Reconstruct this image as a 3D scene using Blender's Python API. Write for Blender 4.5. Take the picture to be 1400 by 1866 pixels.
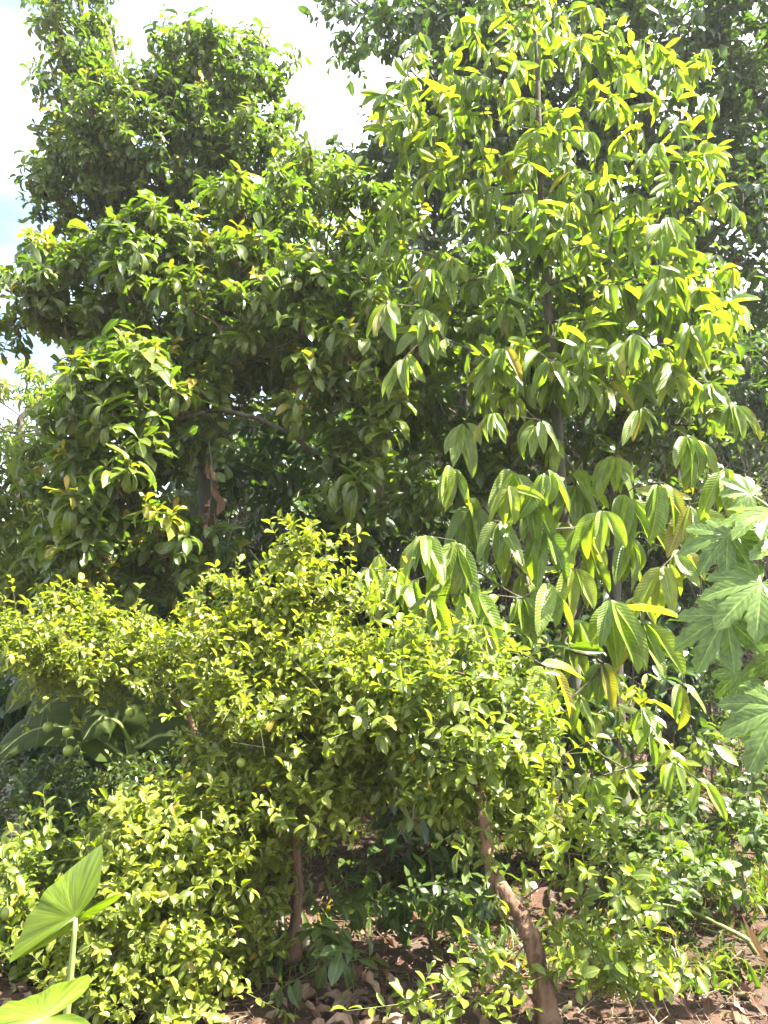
import bpy, math, random
import numpy as np
from mathutils import Matrix, Vector

# ------------------------------------------------------------------ camera, sky, sun, exposure
SC = bpy.context.scene
for o in list(bpy.data.objects):
    bpy.data.objects.remove(o)
COL = SC.collection
FPX, CX, CY = 1464.0, 700.0, 933.0          # photograph is 1400 x 1866
PITCH, CAMZ = math.radians(8.0), 1.6
cam = bpy.data.cameras.new('camera')
cam.sensor_fit = 'VERTICAL'
cam.angle = 2 * math.atan(933.0 / FPX)
cam.clip_start, cam.clip_end = 0.05, 3000
camo = bpy.data.objects.new('camera', cam)
camo.location = (0, 0, CAMZ)
camo.rotation_euler = (math.pi / 2 + PITCH, 0, 0)
COL.objects.link(camo)
SC.camera = camo

SUN_AZ, SUN_EL = math.radians(97), math.radians(59)
w = bpy.data.worlds.new('World'); SC.world = w; w.use_nodes = True
nt = w.node_tree; nt.nodes.clear()
n_out = nt.nodes.new('ShaderNodeOutputWorld'); n_bg = nt.nodes.new('ShaderNodeBackground')
n_sky = nt.nodes.new('ShaderNodeTexSky'); n_sky.sky_type = 'NISHITA'; n_sky.sun_disc = False
n_sky.sun_elevation = SUN_EL; n_sky.sun_rotation = SUN_AZ
n_sky.air_density = 1.0; n_sky.dust_density = 2.0; n_sky.ozone_density = 1.0
n_tc = nt.nodes.new('ShaderNodeTexCoord')
n_map = nt.nodes.new('ShaderNodeMapping'); n_map.inputs['Scale'].default_value = (1.0, 1.0, 2.2); n_map.inputs['Location'].default_value = (5.1, 4.75, 2.95)
n_no = nt.nodes.new('ShaderNodeTexNoise'); n_no.inputs['Scale'].default_value = 1.7; n_no.inputs['Detail'].default_value = 7; n_no.inputs['Roughness'].default_value = 0.55
n_rp = nt.nodes.new('ShaderNodeValToRGB')
n_rp.color_ramp.elements[0].position = 0.38; n_rp.color_ramp.elements[1].position = 0.64
n_mx = nt.nodes.new('ShaderNodeMixRGB'); n_mx.inputs['Color2'].default_value = (7.6, 7.75, 8.0, 1)
n_bg.inputs['Strength'].default_value = 0.062
L = nt.links.new
L(n_tc.outputs['Generated'], n_map.inputs['Vector']); L(n_map.outputs['Vector'], n_no.inputs['Vector'])
L(n_no.outputs['Fac'], n_rp.inputs['Fac']); L(n_rp.outputs['Color'], n_mx.inputs['Fac'])
L(n_sky.outputs['Color'], n_mx.inputs['Color1']); L(n_mx.outputs['Color'], n_bg.inputs['Color'])
L(n_bg.outputs['Background'], n_out.inputs['Surface'])

sun = bpy.data.lights.new('sun', 'SUN'); sun.energy = 5.0; sun.angle = math.radians(0.53); sun.color = (1.0, 0.93, 0.80)
suno = bpy.data.objects.new('sun', sun); COL.objects.link(suno)
sd = Vector((math.sin(SUN_AZ) * math.cos(SUN_EL), math.cos(SUN_AZ) * math.cos(SUN_EL), math.sin(SUN_EL)))
suno.rotation_euler = sd.to_track_quat('Z', 'Y').to_euler(); suno.location = sd * 40

vs = SC.view_settings
vs.view_transform = 'Standard'; vs.look = 'None'; vs.gamma = 1.0; vs.use_curve_mapping = False
vs.exposure = 3.02
SC.cycles.max_bounces = 8; SC.cycles.diffuse_bounces = 4; SC.cycles.transmission_bounces = 5
SC.cycles.glossy_bounces = 2; SC.cycles.transparent_max_bounces = 4
SC.cycles.use_denoising = True
SC.cycles.sample_clamp_indirect = 6.0
SC.cycles.caustics_reflective = False; SC.cycles.caustics_refractive = False

# ------------------------------------------------------------------ helpers
RNG = np.random.default_rng(7)
UP = np.array([0, 0, 1.0])
SP, CP = math.sin(PITCH), math.cos(PITCH)

def P(px, py, d):
    """point seen at photo pixel (px, py), d metres ahead of the camera"""
    u, v = (px - CX) / FPX, (CY - py) / FPX
    yy = CP - SP * v
    k = d / yy
    return np.array([u * k, d, CAMZ + (SP + CP * v) * k])

def mpp(py, d):                       # metres per photo pixel there
    v = (CY - py) / FPX
    return d / (CP - SP * v) / FPX

def ground_h(x, y):
    return 0.05 * np.sin(x * 0.9 + 1.0) * np.cos(y * 0.7) + 0.03 * np.sin(x * 2.3 + y * 1.9) + 0.018 * np.sin(x * 6.1 - y * 5.3)

def G(px, d):
    """ground point under photo column px at distance d"""
    x = (px - CX) / FPX * d / math.cos(PITCH) * 0.97
    return np.array([x, d, ground_h(x, d)])

def norm(a):
    return a / np.maximum(np.linalg.norm(a, axis=-1, keepdims=True), 1e-9)

def rand_unit(n, rng=RNG):
    return norm(rng.normal(size=(n, 3)))

def tag(o, label=None, cat=None, group=None, kind=None):
    if label: o['label'] = label
    if cat: o['category'] = cat
    if group: o['group'] = group
    if kind: o['kind'] = kind
    return o

def empty(name, loc, label, cat, group=None):
    o = bpy.data.objects.new(name, None); o.empty_display_size = 0.1
    o.location = tuple(float(c) for c in loc); COL.objects.link(o)
    return tag(o, label, cat, group)

def raw_mesh(name, V, loops, starts, uv=None, tint=None, smooth=True, mats=()):
    me = bpy.data.meshes.new(name)
    V = np.ascontiguousarray(V, dtype=np.float32); loops = np.ascontiguousarray(loops, dtype=np.int32)
    me.vertices.add(len(V)); me.vertices.foreach_set('co', V.ravel())
    me.loops.add(len(loops)); me.loops.foreach_set('vertex_index', loops)
    me.polygons.add(len(starts)); me.polygons.foreach_set('loop_start', np.ascontiguousarray(starts, dtype=np.int32))
    if smooth: me.polygons.foreach_set('use_smooth', np.ones(len(starts), dtype=bool))
    if uv is not None:
        l = me.uv_layers.new(name='UVMap'); l.data.foreach_set('uv', np.ascontiguousarray(uv[loops], dtype=np.float32).ravel())
    if tint is not None:
        a = me.color_attributes.new('tint', 'FLOAT_COLOR', 'POINT')
        c = np.ones((len(V), 4), np.float32); c[:, :3] = tint; a.data.foreach_set('color', c.ravel())
    for m in mats: me.materials.append(m)
    me.update(calc_edges=True)
    return me

def link(name, me, parent=None, off=None):
    o = bpy.data.objects.new(name, me); COL.objects.link(o)
    if parent is not None:
        o.parent = parent
    if off is not None: o.location = tuple(float(c) for c in off)
    return o

# ---- templates: dict(V, F list of tuples, uv)
def leaf_tpl(n, prof, fold=0.25, curl=0.5, wave=0.0, across=1, twist=0.0, rip=0, ripa=0.0, base_curl=0.0, seed=0):
    """unit leaf along +Y, width 1, normal +Z; `across` strips on each side of the midrib"""
    r = np.random.default_rng(seed)
    vv = np.linspace(0, 1, n + 1)
    y = z = 0.0; V, uv, rows = [], [], []
    for i, v in enumerate(vv):
        a = base_curl + curl * v
        if i:
            dv = vv[i] - vv[i - 1]; y += math.cos(a) * dv; z -= math.sin(a) * dv
        wd = prof(v) * 0.5
        if wd < 0.012:
            rows.append([len(V)]); V.append((0, y, z)); uv.append((0.5, v)); continue
        row = []
        for j in range(-across, across + 1):
            s = j / across
            f = fold * (1 - 0.35 * abs(s))
            x = s * wd * math.cos(f)
            h = abs(s) * wd * math.sin(f) + (wave * math.sin(v * 9 + 2.1 * seed + (1.7 if s > 0 else 0)) * abs(s) ** 1.5)
            if rip: h += ripa * math.sin(2 * math.pi * rip * (v - 0.10 * abs(s))) * (abs(s) if abs(s) < .99 else .6)
            tw = twist * v
            x2, h2 = x * math.cos(tw) - h * math.sin(tw), x * math.sin(tw) + h * math.cos(tw)
            row.append(len(V)); V.append((x2, y + h2 * math.sin(a), z + h2 * math.cos(a))); uv.append((0.5 + 0.5 * s, v))
        rows.append(row)
    F = []
    for a, b in zip(rows, rows[1:]):
        if len(a) == 1 and len(b) == 1: continue
        if len(a) == 1:
            for j in range(len(b) - 1): F.append((a[0], b[j + 1], b[j]))
        elif len(b) == 1:
            for j in range(len(a) - 1): F.append((a[j], a[j + 1], b[0]))
        else:
            for j in range(len(a) - 1): F.append((a[j], a[j + 1], b[j + 1], b[j]))
    return dict(V=np.array(V, float), F=F, uv=np.array(uv, float), me={})

def stick_tpl(sides=3, bend=0.1):
    V, F, uv = [], [], []
    for i, (t, r) in enumerate(((0, 1.0), (0.5, 0.8), (1.0, 0.45))):
        for k in range(sides):
            a = 2 * math.pi * k / sides
            V.append((r * math.cos(a), t, r * math.sin(a))); uv.append((k / sides, t))
    V = np.array(V)
    V = V.astype(float)
    for i in range(2):
        for k in range(sides):
            F.append((i * sides + k, i * sides + (k + 1) % sides, (i + 1) * sides + (k + 1) % sides, (i + 1) * sides + k))
    return dict(V=V, F=F, uv=np.array(uv, float), me={})

STICK = stick_tpl()

def tpl_mesh(t, name, mat):
    key = mat.name
    if key not in t['me']:
        loops = np.array([i for f in t['F'] for i in f]); ln = np.array([len(f) for f in t['F']])
        t['me'][key] = raw_mesh(name, t['V'], loops, np.concatenate([[0], np.cumsum(ln)[:-1]]), t['uv'], None, True, [mat])
    return t['me'][key]

def scatter(name, tpls, idx, M, T, tint, mat, smooth=True):
    """merge N transformed templates into one mesh"""
    Vs, Ls, Ss, Us, Ts = [], [], [], [], []
    vo = lo = 0
    for k, t in enumerate(tpls):
        sel = np.nonzero(idx == k)[0]
        if not len(sel): continue
        nv = len(t['V'])
        V = np.einsum('nij,vj->nvi', M[sel], t['V']) + T[sel][:, None, :]
        fl = np.array([i for f in t['F'] for i in f]); ln = np.array([len(f) for f in t['F']])
        st = np.concatenate([[0], np.cumsum(ln)[:-1]])
        N = len(sel)
        Ls.append((fl[None, :] + (np.arange(N) * nv)[:, None] + vo).ravel())
        Ss.append((st[None, :] + (np.arange(N) * len(fl))[:, None] + lo).ravel())
        Vs.append(V.reshape(-1, 3)); Us.append(np.tile(t['uv'], (N, 1))); Ts.append(np.repeat(tint[sel], nv, axis=0))
        vo += N * nv; lo += N * len(fl)
    return raw_mesh(name, np.concatenate(Vs), np.concatenate(Ls), np.concatenate(Ss), np.concatenate(Us), np.concatenate(Ts), smooth, [mat])

def frames(dirs, nrms, Ls, Ws):
    Y = norm(dirs); Z = norm(nrms - (nrms * Y).sum(1, keepdims=True) * Y); X = np.cross(Y, Z)
    M = np.empty((len(Y), 3, 3))
    M[:, :, 0] = X * Ws[:, None]; M[:, :, 1] = Y * Ls[:, None]; M[:, :, 2] = Z * Ls[:, None]
    return M

def stick_frames(a, b, r):
    d = b - a; l = np.linalg.norm(d, axis=1)
    Y = norm(d); Z = norm(np.cross(Y, np.array([0.31, 0.2, 0.93])) + 1e-6); X = np.cross(Y, Z)
    M = np.empty((len(a), 3, 3))
    M[:, :, 0] = X * r[:, None]; M[:, :, 1] = Y * l[:, None]; M[:, :, 2] = Z * r[:, None]
    return M

def tube_arrays(pts, rad, sides=8, rough=0.0, rng=RNG, cap=True):
    pts = np.asarray(pts, float); n = len(pts)
    tan = np.gradient(pts, axis=0); tan = norm(tan)
    ref = np.array([1.0, 0.13, 0.07]) if abs(tan[0][0]) < 0.8 else np.array([0.1, 1.0, 0.07])
    V, uv = [], []
    for i in range(n):
        a = norm(np.cross(tan[i], ref)); b = np.cross(tan[i], a)
        for k in range(sides):
            th = 2 * math.pi * k / sides
            r = rad[i] * (1 + rough * rng.normal())
            V.append(pts[i] + r * (math.cos(th) * a + math.sin(th) * b)); uv.append((k / sides, i / max(n - 1, 1)))
    F = []
    for i in range(n - 1):
        for k in range(sides):
            k2 = (k + 1) % sides
            F.append((i * sides + k, i * sides + k2, (i + 1) * sides + k2, (i + 1) * sides + k))
    if cap:
        F.append(tuple(range(sides))[::-1]); F.append(tuple((n - 1) * sides + k for k in range(sides)))
    return np.array(V), F, np.array(uv)

def faces_mesh(name, V, F, uv, mat, smooth=True, tint=None):
    loops = np.array([i for f in F for i in f]); ln = np.array([len(f) for f in F])
    return raw_mesh(name, np.asarray(V), loops, np.concatenate([[0], np.cumsum(ln)[:-1]]), None if uv is None else np.asarray(uv, float), tint, smooth, [mat])

def smooth_path(pts, per=6):
    pts = np.asarray(pts, float)
    if len(pts) < 3: 
        return np.array([pts[0] + (pts[-1] - pts[0]) * t for t in np.linspace(0, 1, per + 1)])
    out = []
    Q = np.vstack([2 * pts[0] - pts[1], pts, 2 * pts[-1] - pts[-2]])
    for i in range(1, len(Q) - 2):
        p0, p1, p2, p3 = Q[i - 1], Q[i], Q[i + 1], Q[i + 2]
        for t in np.linspace(0, 1, per, endpoint=False):
            out.append(0.5 * ((2 * p1) + (-p0 + p2) * t + (2 * p0 - 5 * p1 + 4 * p2 - p3) * t * t + (-p0 + 3 * p1 - 3 * p2 + p3) * t ** 3))
    out.append(pts[-1])
    return np.array(out)

# ------------------------------------------------------------------ materials
def new_mat(name):
    m = bpy.data.materials.new(name); m.use_nodes = True
    m.node_tree.nodes.clear()
    return m, m.node_tree.nodes, m.node_tree.links.new

def leaf_mat(name, dark, light, flush=(0.30, 0.17, 0.02), rough=0.38, trans=0.42, veins=0.0, vein_n=14, tboost=(1.85, 2.0, 0.40), spec=0.5, dry=(0.25, 0.17, 0.035), mott=0.25):
    m, N, K = new_mat(name)
    out = N.new('ShaderNodeOutputMaterial')
    at = N.new('ShaderNodeAttribute'); at.attribute_name = 'tint'
    oi = N.new('ShaderNodeObjectInfo')
    ad = N.new('ShaderNodeVectorMath'); ad.operation = 'ADD'
    K(at.outputs['Color'], ad.inputs[0]); K(oi.outputs['Color'], ad.inputs[1])
    sp = N.new('ShaderNodeSeparateXYZ'); K(ad.outputs['Vector'], sp.inputs['Vector'])
    m1 = N.new('ShaderNodeMixRGB'); m1.inputs['Color1'].default_value = (*dark, 1); m1.inputs['Color2'].default_value = (*light, 1); K(sp.outputs['X'], m1.inputs['Fac'])
    m2 = N.new('ShaderNodeMixRGB'); m2.inputs['Color2'].default_value = (*flush, 1); K(m1.outputs['Color'], m2.inputs['Color1']); K(sp.outputs['Y'], m2.inputs['Fac'])
    m3 = N.new('ShaderNodeMixRGB'); m3.inputs['Color2'].default_value = (*dry, 1); K(m2.outputs['Color'], m3.inputs['Color1']); K(sp.outputs['Z'], m3.inputs['Fac'])
    uv = N.new('ShaderNodeUVMap'); uv.uv_map = 'UVMap'
    su = N.new('ShaderNodeSeparateXYZ'); K(uv.outputs['UV'], su.inputs['Vector'])
    def math_(op, a, b=None):
        n = N.new('ShaderNodeMath'); n.operation = op
        for i, x in enumerate((a, b)):
            if x is None: continue
            if isinstance(x, (int, float)): n.inputs[i].default_value = x
            else: K(x, n.inputs[i])
        return n.outputs['Value']
    au = math_('MULTIPLY', math_('ABSOLUTE', math_('SUBTRACT', su.outputs['X'], 0.5)), 2.0)   # 0 at midrib, 1 at edge
    mr = N.new('ShaderNodeMapRange'); mr.inputs['From Min'].default_value = 0.03; mr.inputs['From Max'].default_value = 0.10
    mr.inputs['To Min'].default_value = 0.55; mr.inputs['To Max'].default_value = 0.0; K(au, mr.inputs['Value'])
    rib = N.new('ShaderNodeMixRGB'); rib.inputs['Color2'].default_value = (*[min(1, c * 1.9 + 0.03) for c in light], 1)
    K(m3.outputs['Color'], rib.inputs['Color1']); K(mr.outputs['Result'], rib.inputs['Fac'])
    # blotches inside each leaf
    no = N.new('ShaderNodeTexNoise'); no.inputs['Scale'].default_value = 5.0; no.inputs['Detail'].default_value = 3
    ge = N.new('ShaderNodeNewGeometry')
    cmb = N.new('ShaderNodeVectorMath'); cmb.operation = 'ADD'; K(uv.outputs['UV'], cmb.inputs[0]); K(ad.outputs['Vector'], cmb.inputs[1])
    K(cmb.outputs['Vector'], no.inputs['Vector'])
    mm = N.new('ShaderNodeMapRange'); mm.inputs['From Min'].default_value = 0.3; mm.inputs['From Max'].default_value = 0.7
    mm.inputs['To Min'].default_value = 1 - mott; mm.inputs['To Max'].default_value = 1 + mott; K(no.outputs['Fac'], mm.inputs['Value'])
    bl = N.new('ShaderNodeVectorMath'); bl.operation = 'SCALE'; K(rib.outputs['Color'], bl.inputs[0]); K(mm.outputs['Result'], bl.inputs['Scale'])
    colr = bl.outputs['Vector']
    bump = None
    if veins > 0:
        ph = math_('MULTIPLY', math_('SUBTRACT', su.outputs['Y'], math_('MULTIPLY', au, 0.13)), 6.2832 * vein_n)
        sn = math_('SINE', ph)
        bu = N.new('ShaderNodeBump'); bu.inputs['Strength'].default_value = veins; bu.inputs['Distance'].default_value = 0.0022
        K(math_('ABSOLUTE', math_('SINE', math_('MULTIPLY', ph, 0.5))), bu.inputs['Height']); bump = bu.outputs['Normal']
        vm = N.new('ShaderNodeMapRange'); vm.inputs['From Min'].default_value = 0.55; vm.inputs['From Max'].default_value = 1.0
        vm.inputs['To Min'].default_value = 1.0; vm.inputs['To Max'].default_value = 1.18; K(sn, vm.inputs['Value'])
        b2 = N.new('ShaderNodeVectorMath'); b2.operation = 'SCALE'; K(colr, b2.inputs[0]); K(vm.outputs['Result'], b2.inputs['Scale']); colr = b2.outputs['Vector']
    # underside paler and duller
    bk = N.new('ShaderNodeMixRGB'); bk.inputs['Color2'].default_value = (0.13, 0.17, 0.07, 1)
    K(math_('MULTIPLY', ge.outputs['Backfacing'], 0.45), bk.inputs['Fac']); K(colr, bk.inputs['Color1'])
    pr = N.new('ShaderNodeBsdfPrincipled'); K(bk.outputs['Color'], pr.inputs['Base Color'])
    K(math_('ADD', math_('MULTIPLY', ge.outputs['Backfacing'], 0.25), rough), pr.inputs['Roughness'])
    pr.inputs['Specular IOR Level'].default_value = spec
    tb = N.new('ShaderNodeVectorMath'); tb.operation = 'MULTIPLY'; K(colr, tb.inputs[0]); tb.inputs[1].default_value = tboost
    tr = N.new('ShaderNodeBsdfTranslucent'); K(tb.outputs['Vector'], tr.inputs['Color'])
    if bump: K(bump, pr.inputs['Normal']); K(bump, tr.inputs['Normal'])
    mx = N.new('ShaderNodeMixShader'); mx.inputs['Fac'].default_value = trans
    K(pr.outputs['BSDF'], mx.inputs[1]); K(tr.outputs['BSDF'], mx.inputs[2]); K(mx.outputs['Shader'], out.inputs['Surface'])
    return m

def rough_mat(name, c1, c2, scale=8, rough=0.85, bump=0.4, stretch=(1, 1, 1), c3=None, bdist=0.02):
    m, N, K = new_mat(name)
    out = N.new('ShaderNodeOutputMaterial'); pr = N.new('ShaderNodeBsdfPrincipled'); pr.inputs['Roughness'].default_value = rough
    tc = N.new('ShaderNodeTexCoord'); mp = N.new('ShaderNodeMapping'); mp.inputs['Scale'].default_value = stretch
    K(tc.outputs['Object'], mp.inputs['Vector'])
    no = N.new('ShaderNodeTexNoise'); no.inputs['Scale'].default_value = scale; no.inputs['Detail'].default_value = 8; no.inputs['Roughness'].default_value = 0.65
    K(mp.outputs['Vector'], no.inputs['Vector'])
    rp = N.new('ShaderNodeValToRGB'); rp.color_ramp.elements[0].position = 0.35; rp.color_ramp.elements[1].position = 0.68
    rp.color_ramp.elements[0].color = (*c1, 1); rp.color_ramp.elements[1].color = (*c2, 1)
    K(no.outputs['Fac'], rp.inputs['Fac']); col = rp.outputs['Color']
    if c3:
        n2 = N.new('ShaderNodeTexNoise'); n2.inputs['Scale'].default_value = scale * 0.23; n2.inputs['Detail'].default_value = 4
        K(mp.outputs['Vector'], n2.inputs['Vector'])
        r2 = N.new('ShaderNodeValToRGB'); r2.color_ramp.elements[0].position = 0.48; r2.color_ramp.elements[1].position = 0.62; K(n2.outputs['Fac'], r2.inputs['Fac'])
        mx = N.new('ShaderNodeMixRGB'); mx.inputs['Color2'].default_value = (*c3, 1); K(r2.outputs['Color'], mx.inputs['Fac']); K(col, mx.inputs['Color1']); col = mx.outputs['Color']
    K(col, pr.inputs['Base Color'])
    bu = N.new('ShaderNodeBump'); bu.inputs['Strength'].default_value = bump; bu.inputs['Distance'].default_value = bdist
    K(no.outputs['Fac'], bu.inputs['Height']); K(bu.outputs['Normal'], pr.inputs['Normal'])
    K(pr.outputs['BSDF'], out.inputs['Surface'])
    return m

MAT = dict(
    citrus=leaf_mat('citrus_leaf', (0.090, 0.124, 0.014), (0.196, 0.224, 0.032), flush=(0.28, 0.29, 0.04), rough=0.40, trans=0.44),
    citrus_green=leaf_mat('citrus_green_leaf', (0.074, 0.114, 0.015), (0.168, 0.208, 0.032), flush=(0.25, 0.28, 0.04), rough=0.36, trans=0.42),
    flush=leaf_mat('glossy_leaf', (0.040, 0.072, 0.015), (0.120, 0.155, 0.025), flush=(0.38, 0.235, 0.014), rough=0.30, trans=0.40, tboost=(1.6, 2.0, 0.45)),
    dark=leaf_mat('dark_leaf', (0.024, 0.052, 0.018), (0.060, 0.105, 0.028), flush=(0.20, 0.18, 0.02), rough=0.34, trans=0.34),
    quilt=leaf_mat('quilted_leaf', (0.082, 0.140, 0.016), (0.160, 0.222, 0.032), flush=(0.25, 0.26, 0.04), rough=0.40, trans=0.46, veins=0.6, vein_n=17, spec=0.6),
    mango=leaf_mat('long_leaf', (0.070, 0.115, 0.018), (0.17, 0.21, 0.034), flush=(0.26, 0.20, 0.02), rough=0.36, trans=0.40),
    hedge=leaf_mat('hedge_leaf', (0.030, 0.058, 0.014), (0.075, 0.112, 0.026), flush=(0.16, 0.20, 0.03), rough=0.34, trans=0.34),
    weed=leaf_mat('weed_leaf', (0.040, 0.078, 0.014), (0.095, 0.14, 0.024), flush=(0.18, 0.22, 0.03), rough=0.45, trans=0.42),
    palmate=leaf_mat('palmate_leaf', (0.076, 0.132, 0.028), (0.128, 0.195, 0.042), flush=(0.14, 0.22, 0.03), rough=0.32, trans=0.42, veins=0.25, vein_n=9, mott=0.4, tboost=(1.4, 1.6, 0.6)),
    banana=leaf_mat('banana_leaf', (0.028, 0.050, 0.008), (0.055, 0.080, 0.012), rough=0.62, spec=0.25, trans=0.36, veins=0.2, vein_n=45),  # leaf colour darkened in place of the shade under the citrus crown
    taro=leaf_mat('broad_leaf', (0.088, 0.140, 0.008), (0.125, 0.185, 0.012), rough=0.42, trans=0.50, veins=0.15, vein_n=3, mott=0.4),
    dry=leaf_mat('dry_leaf', (0.065, 0.034, 0.020), (0.17, 0.10, 0.062), flush=(0.33, 0.24, 0.17), rough=0.75, trans=0.15, spec=0.2, tboost=(1.2, 1.0, 0.8)),
    bark=rough_mat('brown_bark', (0.035, 0.020, 0.013), (0.30, 0.175, 0.10), 24, 0.9, 1.0, (1, 1, 0.16), c3=(0.24, 0.15, 0.09), bdist=0.03),
    bark_dark=rough_mat('dark_bark', (0.035, 0.026, 0.018), (0.11, 0.085, 0.06), 22, 0.9, 1.0, (1, 1, 0.35), c3=(0.10, 0.11, 0.075), bdist=0.03),
    twig_dark=rough_mat('shaded_twig', (0.018, 0.013, 0.009), (0.06, 0.045, 0.03), 30, 0.9, 0.3),  # darkened twig copy, thicket shade is put into the colour
    twig=rough_mat('twig_bark', (0.12, 0.085, 0.05), (0.24, 0.19, 0.13), 30, 0.9, 0.3),
    twig_green=rough_mat('green_twig', (0.09, 0.11, 0.03), (0.17, 0.18, 0.06), 30, 0.7, 0.2),
    soil=rough_mat('soil', (0.026, 0.013, 0.008), (0.095, 0.043, 0.024), 14, 0.95, 1.0, c3=(0.055, 0.034, 0.022), bdist=0.03),
    stalk=rough_mat('leaf_stalk', (0.17, 0.24, 0.06), (0.26, 0.32, 0.10), 12, 0.45, 0.1),
    concrete=rough_mat('wall_render', (0.22, 0.17, 0.13), (0.36, 0.30, 0.25), 7, 0.9, 0.4, c3=(0.28, 0.25, 0.20)),
    stone=rough_mat('pale_stone', (0.24, 0.19, 0.11), (0.42, 0.36, 0.25), 14, 0.9, 0.8, bdist=0.03),
    fruit=rough_mat('green_fruit', (0.13, 0.19, 0.022), (0.21, 0.26, 0.035), 40, 0.38, 0.25, bdist=0.002),
)

# ------------------------------------------------------------------ leaf shapes
def prof(p, q, tip=0.0):
    """width profile: rises as v**p, falls as (1-v)**q, peak normalised to 1"""
    vs_ = np.linspace(0, 1, 200); k = (vs_ ** p * (1 - vs_) ** q).max()
    return lambda v: (v ** p * (1 - v) ** q) / k
PR_OVAL = prof(0.75, 0.75); PR_OBO = prof(1.0, 0.6); PR_LONG = prof(0.6, 0.65); PR_HEART = prof(0.35, 0.9)
TP = dict(
    citrus=[leaf_tpl(4, PR_OVAL, f, c, seed=i) for i, (f, c) in enumerate(((0.45, 0.5), (0.3, 1.0), (0.55, 0.2), (0.2, 0.8)))],
    small=[leaf_tpl(3, PR_OVAL, f, c, seed=i) for i, (f, c) in enumerate(((0.3, 0.4), (0.15, 0.8), (0.45, 0.2)))],
    flush=[leaf_tpl(5, PR_OBO, f, c, seed=i, wave=0.03) for i, (f, c) in enumerate(((0.25, 0.9), (0.35, 1.5), (0.15, 0.5), (0.3, 1.9)))],
    dark=[leaf_tpl(4, PR_OVAL, f, c, seed=i, wave=0.03) for i, (f, c) in enumerate(((0.2, 0.7), (0.3, 1.2), (0.12, 0.3)))],
    quilt=[leaf_tpl(11, prof(0.60, 0.80), f, c, across=2, wave=0.018, twist=tw, seed=i) for i, (f, c, tw) in enumerate(((0.35, 0.3, 0.0), (0.3, 0.6, 0.25), (0.5, 0.15, -0.2), (0.2, 0.2, 0.1), (0.45, 0.7, -0.1)))],
    mango=[leaf_tpl(4, PR_LONG, f, c, seed=i) for i, (f, c) in enumerate(((0.3, 0.9), (0.2, 1.5), (0.4, 0.5)))],
    heart=[leaf_tpl(5, PR_HEART, f, c, seed=i) for i, (f, c) in enumerate(((0.2, 0.5), (0.35, 0.9)))],
    dry=[leaf_tpl(4, PR_OVAL, f, c, wave=0.10, twist=tw, seed=i) for i, (f, c, tw) in enumerate(((0.5, 1.4, 0.5), (0.8, 0.5, -0.6), (0.3, -1.2, 0.2), (0.6, 2.0, 0.8)))],
    grass=[leaf_tpl(4, lambda v: (1 - v) ** 0.7 * (0.6 + 0.4 * v) if v < 1 else 0, 0.2, c, seed=i) for i, c in enumerate((0.5, 1.1, 1.8))],
)

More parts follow.
